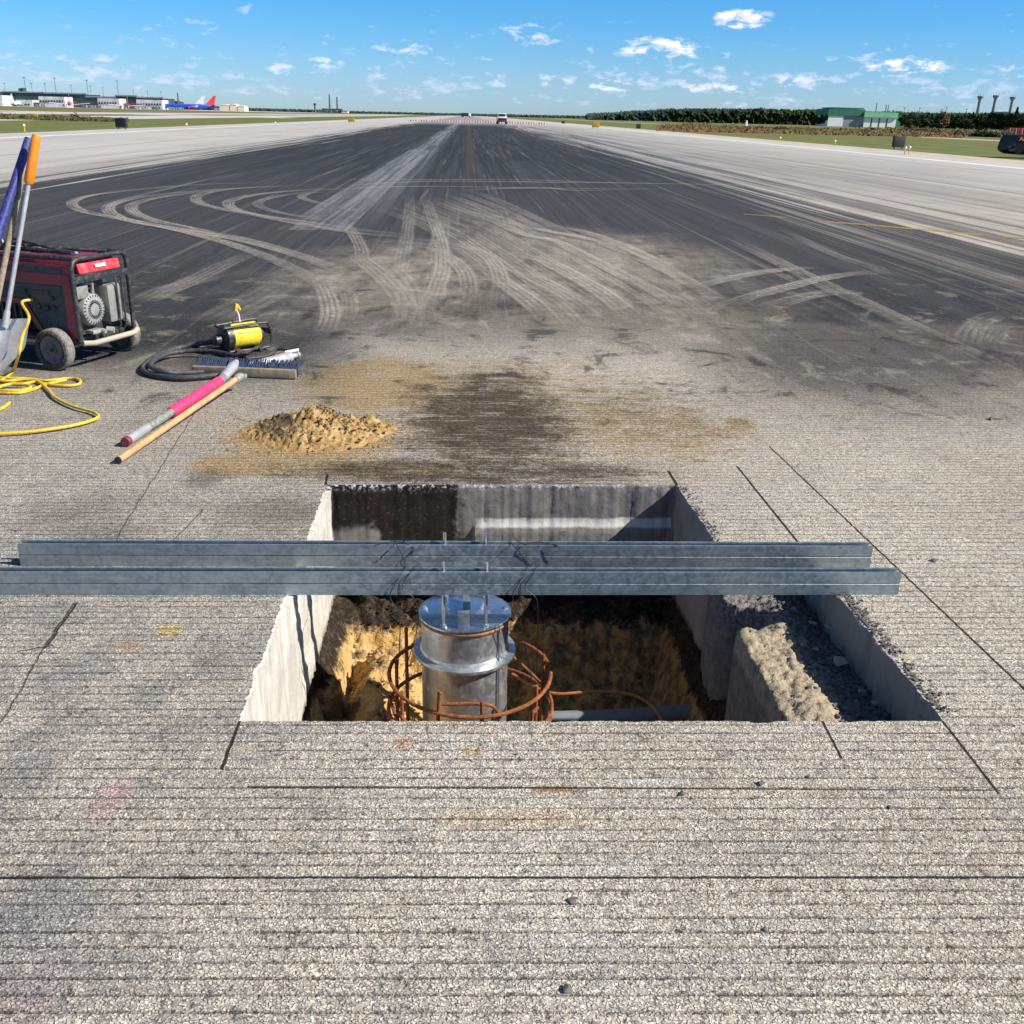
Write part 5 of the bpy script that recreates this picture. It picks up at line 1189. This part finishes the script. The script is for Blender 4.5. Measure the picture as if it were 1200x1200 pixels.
# pale sheds right of the terminal
for p0_, p1_, t, m_, lb in ((202, 212, 118, M['darkroof'], 'dark low shed between terminal and parked airliners'), (259, 270, 122, M['cream'], 'leftmost cream shed right of the airliners'), (271, 279, 121.5, M['cream'], 'middle cream shed right of the airliners'), (280, 288, 123.5, M['cream'], 'rightmost and lowest cream shed right of the airliners')):
    a, b = pxw(p0_, p1_, 1100); zt = ztop(p0_, t, 1100)
    r = empty('shed', ((a+b)/2, 1100, 0)); tag(r, lb, 'building')
    MB().box((0, 10, zt*.42), (b-a, 20, zt*.84)).build('wall', m_, r)
    MB().prism([(-(b-a)/2-.3, zt*.84), ((b-a)/2+.3, zt*.84), (0, zt)], lambda u, v: (u, -.3, v), lambda u, v: (u, 20.3, v)).build('roof', m_, r)
# light poles over the terminal
for px, tp_, lb in ((3, 101, 'first'), (11, 98, 'second'), (35, 91, 'third'), (42.5, 98, 'fourth'), (58, 98, 'fifth'), (70, 91.5, 'sixth'), (88, 100, 'seventh'), (107, 94, 'eighth'), (110.5, 101, 'ninth'), (124.6, 103, 'tenth'), (142, 95, 'eleventh'), (159.5, 106, 'twelfth'), (176, 107, 'thirteenth'), (191.5, 107.5, 'fourteenth')):
    put_mast(px, tp_, 1060, f'{lb} light mast from the left above the terminal roofs', 'light masts behind the terminal', .75)
bk = MB().box((0, 0, ztop(209, 108.5, 1030)/2), (1.6, 1.6, ztop(209, 108.5, 1030)), taper=.6).build('dark_mast', M['pole'], loc=(at(209, 120, 1030).x, 1030, 0)); tag(bk, 'stout dark mast between terminal and blue airliner', 'mast')
# airliners
def airliner(body_m, tail_m, label, px_tail, Y, rz, s=1.0):
    r = empty('airliner', (at(px_tail, 125, Y).x, Y, 0), rz); r.scale = (s, s, s); tag(r, label, 'airliner')
    F = Matrix.Rotation(R_(90), 3, 'Y')      # local +x = nose direction, origin at the tail
    MB().lathe([(.2, -4), (.9, -1), (1.6, 5), (1.95, 10), (1.95, 27), (1.7, 30.5), (1.0, 33), (0, 34)], 20, (0, 0, 3.2), F).build('fuselage', body_m, r)
    MB().prism([(-4.5, 12.2), (-2.2, 12.2), (5.2, 4.9), (-2.2, 4.2)], lambda a, b: (a, -.18, b), lambda a, b: (a, .18, b)).build('tail_fin', tail_m, r)
    for sg in (-1, 1):
        MB().prism([(12, 0), (19, 0), (12.2, 16), (10.2, 16)], lambda a, b: (a, sg*(b+1.2), 2.3+b*.09), lambda a, b: (a, sg*(b+1.2), 2.6+b*.09)).build('wing', M['white'], r)
        MB().prism([(-3.2, 0), (.6, 0), (-2.4, 6), (-4, 6)], lambda a, b: (a, sg*(b+.4), 4.0+b*.1), lambda a, b: (a, sg*(b+.4), 4.2+b*.1)).build('stabiliser', tail_m, r)
        MB().lathe([(.7, -2), (1.0, 0), (1.0, 2), (.8, 2.4)], 16, (17, sg*5.2, 1.9), F).build('engine', tail_m, r)
        MB().tube([(14, sg*2.6, 0.5), (14, sg*2.6, 2.6)], .25, 6).build('main_gear', M['pole'], r)
    MB().tube([(28, 0, .2), (28, 0, 2)], .2, 6).build('nose_gear', M['pole'], r)
    mbw = MB()
    for i in range(26):
        for sg in (-1, 1): mbw.box((8+i*.8, sg*1.93, 3.7), (.35, .12, .45))
    mbw.build('window_row', M['glass'], r)
airliner(M['bluepaint'], M['tailred'], 'blue airliner with bright red tail, rightmost of the parked planes', 248, 960, R_(190))
airliner(M['bluepaint'], M['white'], 'blue airliner with white tail just left of the red tailed one', 235, 985, R_(184))
airliner(M['tailpink'], M['tailpink'], 'pink red airliner nosed toward the white gates at far left', 82, 940, R_(110), .95)
airliner(M['tailpink'], M['tailred'], 'reddish airliner with slender tail at the terminal middle', 150, 950, R_(112), .9)
airliner(M['white'], M['white'], 'white airliner by the leftmost gate of the terminal', 16, 940, R_(100), .8)
# ground vehicles by the gates
sv = empty('service_van'); MB().box((0, 0, 1.2), (4.2, 2, 1.7), bev=.15).build('body', M['greyclad'], sv); MB().box((1.2, -1.02, 1.5), (1.2, .06, .6)).build('side_window', M['glass'], sv)
for x in (-1.3, 1.3): MB().lathe([(0, 1.02), (.38, 1.02), (.38, -1.02), (0, -1.02)], 14, (x, 0, .38), Matrix.Rotation(R_(90), 3, 'X')).build('wheel', M['rubber'], sv)
vm_ = [M['navy'], M['white'], M['bluepaint'], M['darkroof'], M['tailpink']]
for i, px in enumerate((45, 48.5, 96, 100, 105, 111, 115, 146, 160, 171, 178, 185, 198, 205, 214, 254)):
    o = sv if i == 0 else copy_tree(sv)
    o.location = (at(px, 122, 930).x, 930+random.uniform(-8, 8), 0); o.rotation_euler.z = random.uniform(-.4, .4); tag(o, 'tiny service vehicle parked on the terminal apron', 'service vehicle', 'service vehicles on the terminal apron')
# chimneys, control tower, low plant in the centre left
for px, tp_, lb in ((386.5, 110.5, 'left and taller of two thin chimneys on the horizon'), (395.3, 113.5, 'right and shorter of two thin chimneys on the horizon')):
    h_ = ztop(px, tp_, 1900); c_ = MB().lathe([(1.9, 0), (1.2, h_), (.9, h_), (.9, h_-1)], 14).build('chimney', M['pole'], loc=(at(px, 125, 1900).x, 1900, 0)); tag(c_, lb, 'chimney')
h_ = ztop(369, 121, 1500); ct = empty('control_tower', (at(369, 125, 1500).x, 1500, 0)); tag(ct, 'slim dark control tower left of the chimneys', 'tower')
MB().tube([(0, 0, 0), (0, 0, h_*.75)], 1.2, 10).build('shaft', M['pole'], ct); MB().lathe([(1.0, h_*.72), (1.9, h_*.85), (1.7, h_), (0, h_)], 10).build('cab', M['darkroof'], ct)
for p0_, p1_, t, m_, lb in ((381, 396, 129, M['white'], 'white low plant building under the chimneys'), (378, 401, 127.3, M['darkroof'], 'dark plant hall behind the white one under the chimneys'), (401, 408, 130, M['cream'], 'small cream building right of the chimneys'), (365, 371, 129.5, M['cream'], 'cream base building of the control tower')):
    Yq = 1700 if m_ is not M['darkroof'] else 1800; a, b = pxw(p0_, p1_, Yq); zt = ztop(p0_, t, Yq)
    r = empty('plant_building', ((a+b)/2, Yq, 0)); tag(r, lb, 'building'); MB().box((0, 10, zt/2), (b-a, 20, zt)).build('wall', m_, r); MB().box((0, 10, zt+.2), (b-a+.8, 20.8, .6)).build('roof', M['greyclad'], r)
# ------------------------------------------------------------------ vegetation
def crown_mesh(name, n, kind, mat, leaf=.06, seed=0):
    rnd = random.Random(seed); vs = []; fs = []; subs = [(Vector((rnd.uniform(-.3, .3), rnd.uniform(-.3, .3), rnd.uniform(.3, .85))), rnd.uniform(.14, .27)) for _ in range(11)]
    for _ in range(n):
        if kind == 'conifer':
            z = rnd.random()**1.3; rr = (1-z)*.30*(.75+.35*math.sin(z*34))+.012; a = rnd.uniform(0, 6.283); q = rr*math.sqrt(rnd.uniform(.3, 1)); p = Vector((q*math.cos(a), q*math.sin(a), .08+z*.92))
        elif kind == 'bush':
            a = rnd.uniform(0, 6.283); e = rnd.random(); q = .5*math.sqrt(rnd.random()); p = Vector((q*math.cos(a), q*math.sin(a), e*max(.08, (1-(q/.5)**2))*(.75+.25*math.sin(a*3+seed))))
        else:
            c, r_ = rnd.choice(subs); d = Vector((rnd.gauss(0, 1), rnd.gauss(0, 1), rnd.gauss(0, .8))).normalized()*r_*rnd.uniform(.6, 1); p = c+d
        s = leaf*rnd.uniform(.6, 1.4); u = Vector((rnd.gauss(0, 1), rnd.gauss(0, 1), rnd.gauss(0, 1))).normalized(); v = u.orthogonal().normalized(); k = len(vs)
        vs += [p-u*s-v*s*.6, p+u*s-v*s*.5, p+u*s*.8+v*s*.6, p-u*s*.7+v*s*.7]; fs.append((k, k+1, k+2, k+3))
    me = bpy.data.meshes.new(name); me.from_pydata([tuple(v) for v in vs], [], fs); me.materials.append(mat); return me
CR_ = {'conifer': [crown_mesh('crown', 800, 'conifer', M['leaf'], .05, i) for i in range(2)], 'round': [crown_mesh('crown', 900, 'round', M['leaf'], .05, 10+i) for i in range(4)],
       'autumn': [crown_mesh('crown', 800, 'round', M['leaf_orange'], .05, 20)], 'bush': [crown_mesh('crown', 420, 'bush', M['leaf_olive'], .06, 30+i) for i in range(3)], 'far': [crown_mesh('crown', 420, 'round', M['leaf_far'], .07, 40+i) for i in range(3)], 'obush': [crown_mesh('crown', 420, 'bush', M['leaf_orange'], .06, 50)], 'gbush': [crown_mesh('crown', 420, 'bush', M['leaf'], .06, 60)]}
trunk_me = MB().tube([(0, 0, 0), (.01, 0, .3), (0, .01, .8)], [.028, .02, .008], 7)
tk = trunk_me.build('trunk', M['bark']); trunk_data = tk.data; bpy.data.objects.remove(tk)
def plant(px, top, Y, kind, label, cat, grp, wscale=1.0, nm='tree'):
    h_ = max(.4, ztop(px, top, Y)); r = empty(nm, (at(px, 140, Y).x, Y, 0), random.uniform(0, 6)); r.scale = (h_*wscale, h_*wscale, h_); tag(r, label, cat, grp)
    c = bpy.data.objects.new('crown', random.choice(CR_[kind])); col.objects.link(c); c.parent = r
    t_ = bpy.data.objects.new('trunk' if 'bush' not in kind else 'stem', trunk_data); col.objects.link(t_); t_.parent = r
    if 'bush' in kind: t_.scale = (1, 1, .6)
    return r
grp = 'dark trees of the right treeline'
for i in range(30):
    px = 1062+i*4.9+random.uniform(-1, 1); tp_ = 133.5+random.uniform(-1.8, 2.2); con = random.random() < .4
    if i == 26: tp_, con = 126.5, True
    plant(px, tp_, random.uniform(480, 560), 'conifer' if con else 'round', 'tall dark conifer standing above the others near the right edge' if i == 26 else 'dark evergreen tree in the treeline below the towers', 'tree', grp, .75 if con else .95)
for i in range(16): plant(1066+i*9+random.uniform(-2, 2), 138.5+random.uniform(-1, 1), 470, 'round', 'low dark tree at the front of the right treeline', 'tree', 'low trees fronting the right treeline', 1.5)
plant(1106.5, 130, 455, 'autumn', 'rusty brown autumn tree among the dark evergreens', 'tree', None, .8)
for px, tp_, k, lb in ((963, 138, 'round', 'tree touching the left end of the green building'), (958, 138.5, 'round', 'second tree left of the green building'), (1064, 135.5, 'round', 'tree at the right end of the green building')):
    plant(px, tp_-4, 600, k, lb, 'tree', None, .9)
for i, (px, tp_, Y, k) in enumerate(((818, 152, 180, 'obush'), (833, 152, 200, 'obush'), (862, 151, 190, 'obush'), (866, 149, 200, 'gbush'), (893, 146.5, 210, 'gbush'), (912, 146.8, 205, 'gbush'), (920, 147.5, 205, 'gbush'), (970, 148.5, 210, 'obush'), (1022, 147, 200, 'gbush'), (1030, 147.5, 210, 'gbush'), (1045, 146.5, 205, 'obush'), (1062, 144, 200, 'bush'), (1072, 143.5, 205, 'obush'), (1088, 147, 195, 'bush'), (1100, 150, 180, 'obush'), (1125, 152.5, 170, 'gbush'), (1152, 149.5, 175, 'gbush'), (1161, 152.5, 175, 'gbush'), (1167, 153, 172, 'gbush'))):
    kn = {'obush': 'orange brown', 'gbush': 'dark green', 'bush': 'olive'}[k]
    plant(px, tp_, Y, k, f'{kn} bush in the scrub band right of the runway', 'bush', f'{kn} bushes in the right scrub', 2.4, 'bush')
plant(88, 130.5, 130, 'bush', 'yellow green bush in the far left grass right of the yellow sign', 'bush', None, 1.6, 'bush'); plant(62, 133, 132, 'bush', 'low olive bush between the sign and the taller bush at left', 'bush', None, 2.5, 'bush')
# far woods as masses
def wood(name, px0, px1, tops, Y, dens, mat, label, lf=1.3, depth=25):
    vs = []; fs = []; rnd = random.Random(px0)
    for i in range(dens):
        u = rnd.random(); px = px0+(px1-px0)*u; tp_ = tops[0]+(tops[1]-tops[0])*u; x = at(px, 140, Y).x
        H = max(1.2, ztop(px, tp_, Y))*(1+.16*fb(x*.045, 3, 0, 4)+.10*fb(x*.3, 9, 0, 2)); z = H*math.sqrt(rnd.random()); y = Y+rnd.uniform(0, depth)*(z/H)+rnd.uniform(-4, 4)
        s = lf*rnd.uniform(.6, 1.5); a = Vector((rnd.gauss(0, 1), rnd.gauss(0, 1), rnd.gauss(0, 1))).normalized(); b = a.orthogonal().normalized(); p = Vector((x, y, z)); k = len(vs)
        vs += [tuple(p-a*s-b*s*.6), tuple(p+a*s-b*s*.5), tuple(p+a*s*.8+b*s*.6), tuple(p-a*s*.7+b*s*.7)]; fs.append((k, k+1, k+2, k+3))
    me = bpy.data.meshes.new(name); me.from_pydata(vs, [], fs); me.materials.append(mat); o = bpy.data.objects.new(name, me); col.objects.link(o); tag(o, label, 'trees', kind='stuff')
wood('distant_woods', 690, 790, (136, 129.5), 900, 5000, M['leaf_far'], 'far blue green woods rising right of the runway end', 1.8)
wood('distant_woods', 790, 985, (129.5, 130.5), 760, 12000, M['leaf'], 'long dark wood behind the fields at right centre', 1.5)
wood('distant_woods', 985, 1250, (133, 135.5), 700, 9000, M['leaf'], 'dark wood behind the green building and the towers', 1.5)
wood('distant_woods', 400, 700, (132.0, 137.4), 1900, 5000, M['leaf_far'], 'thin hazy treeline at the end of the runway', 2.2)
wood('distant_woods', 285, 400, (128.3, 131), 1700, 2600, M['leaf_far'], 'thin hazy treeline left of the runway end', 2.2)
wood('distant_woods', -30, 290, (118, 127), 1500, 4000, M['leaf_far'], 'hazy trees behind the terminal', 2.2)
def scrub(name, px0, px1, Y0, Y1, n, hh, mat, label):
    vs = []; fs = []; rnd = random.Random(px1)
    for i in range(n):
        Y = rnd.uniform(Y0, Y1); x = at(rnd.uniform(px0, px1), 148, Y).x; c = max(0, fb(x*.06, Y*.03, 5)); p = Vector((x, Y, rnd.random()*hh*(.2+c*2)))
        s = .16*rnd.uniform(.6, 1.6); a = Vector((rnd.gauss(0, 1), rnd.gauss(0, 1), rnd.gauss(0, 1))).normalized(); b = a.orthogonal().normalized(); k = len(vs)
        vs += [tuple(p-a*s-b*s), tuple(p+a*s-b*s*.7), tuple(p+b*s)]; fs.append((k, k+1, k+2))
    me = bpy.data.meshes.new(name); me.from_pydata(vs, [], fs); me.materials.append(mat); o = bpy.data.objects.new(name, me); col.objects.link(o); tag(o, label, 'scrub', kind='stuff')
scrub('scrub', 770, 1130, 150, 230, 20000, .42, M['leaf_orange'], 'rusty orange scrub band beyond the right grass')
scrub('scrub', 800, 1190, 190, 300, 16000, .7, M['leaf_olive'], 'olive weeds in the band beyond the right grass')
scrub('scrub', 0, 150, 118, 140, 6000, .35, M['leaf_olive'], 'low olive weeds in the far left grass')
w_o = MB().box((0, 0, .9), (1.0, 1.0, 1.8), taper=.4, bev=.1).build('white_marker', M['white'], loc=(at(875, 142, 330).x, 330, 0)); tag(w_o, 'small white marker post in the right field', 'marker')
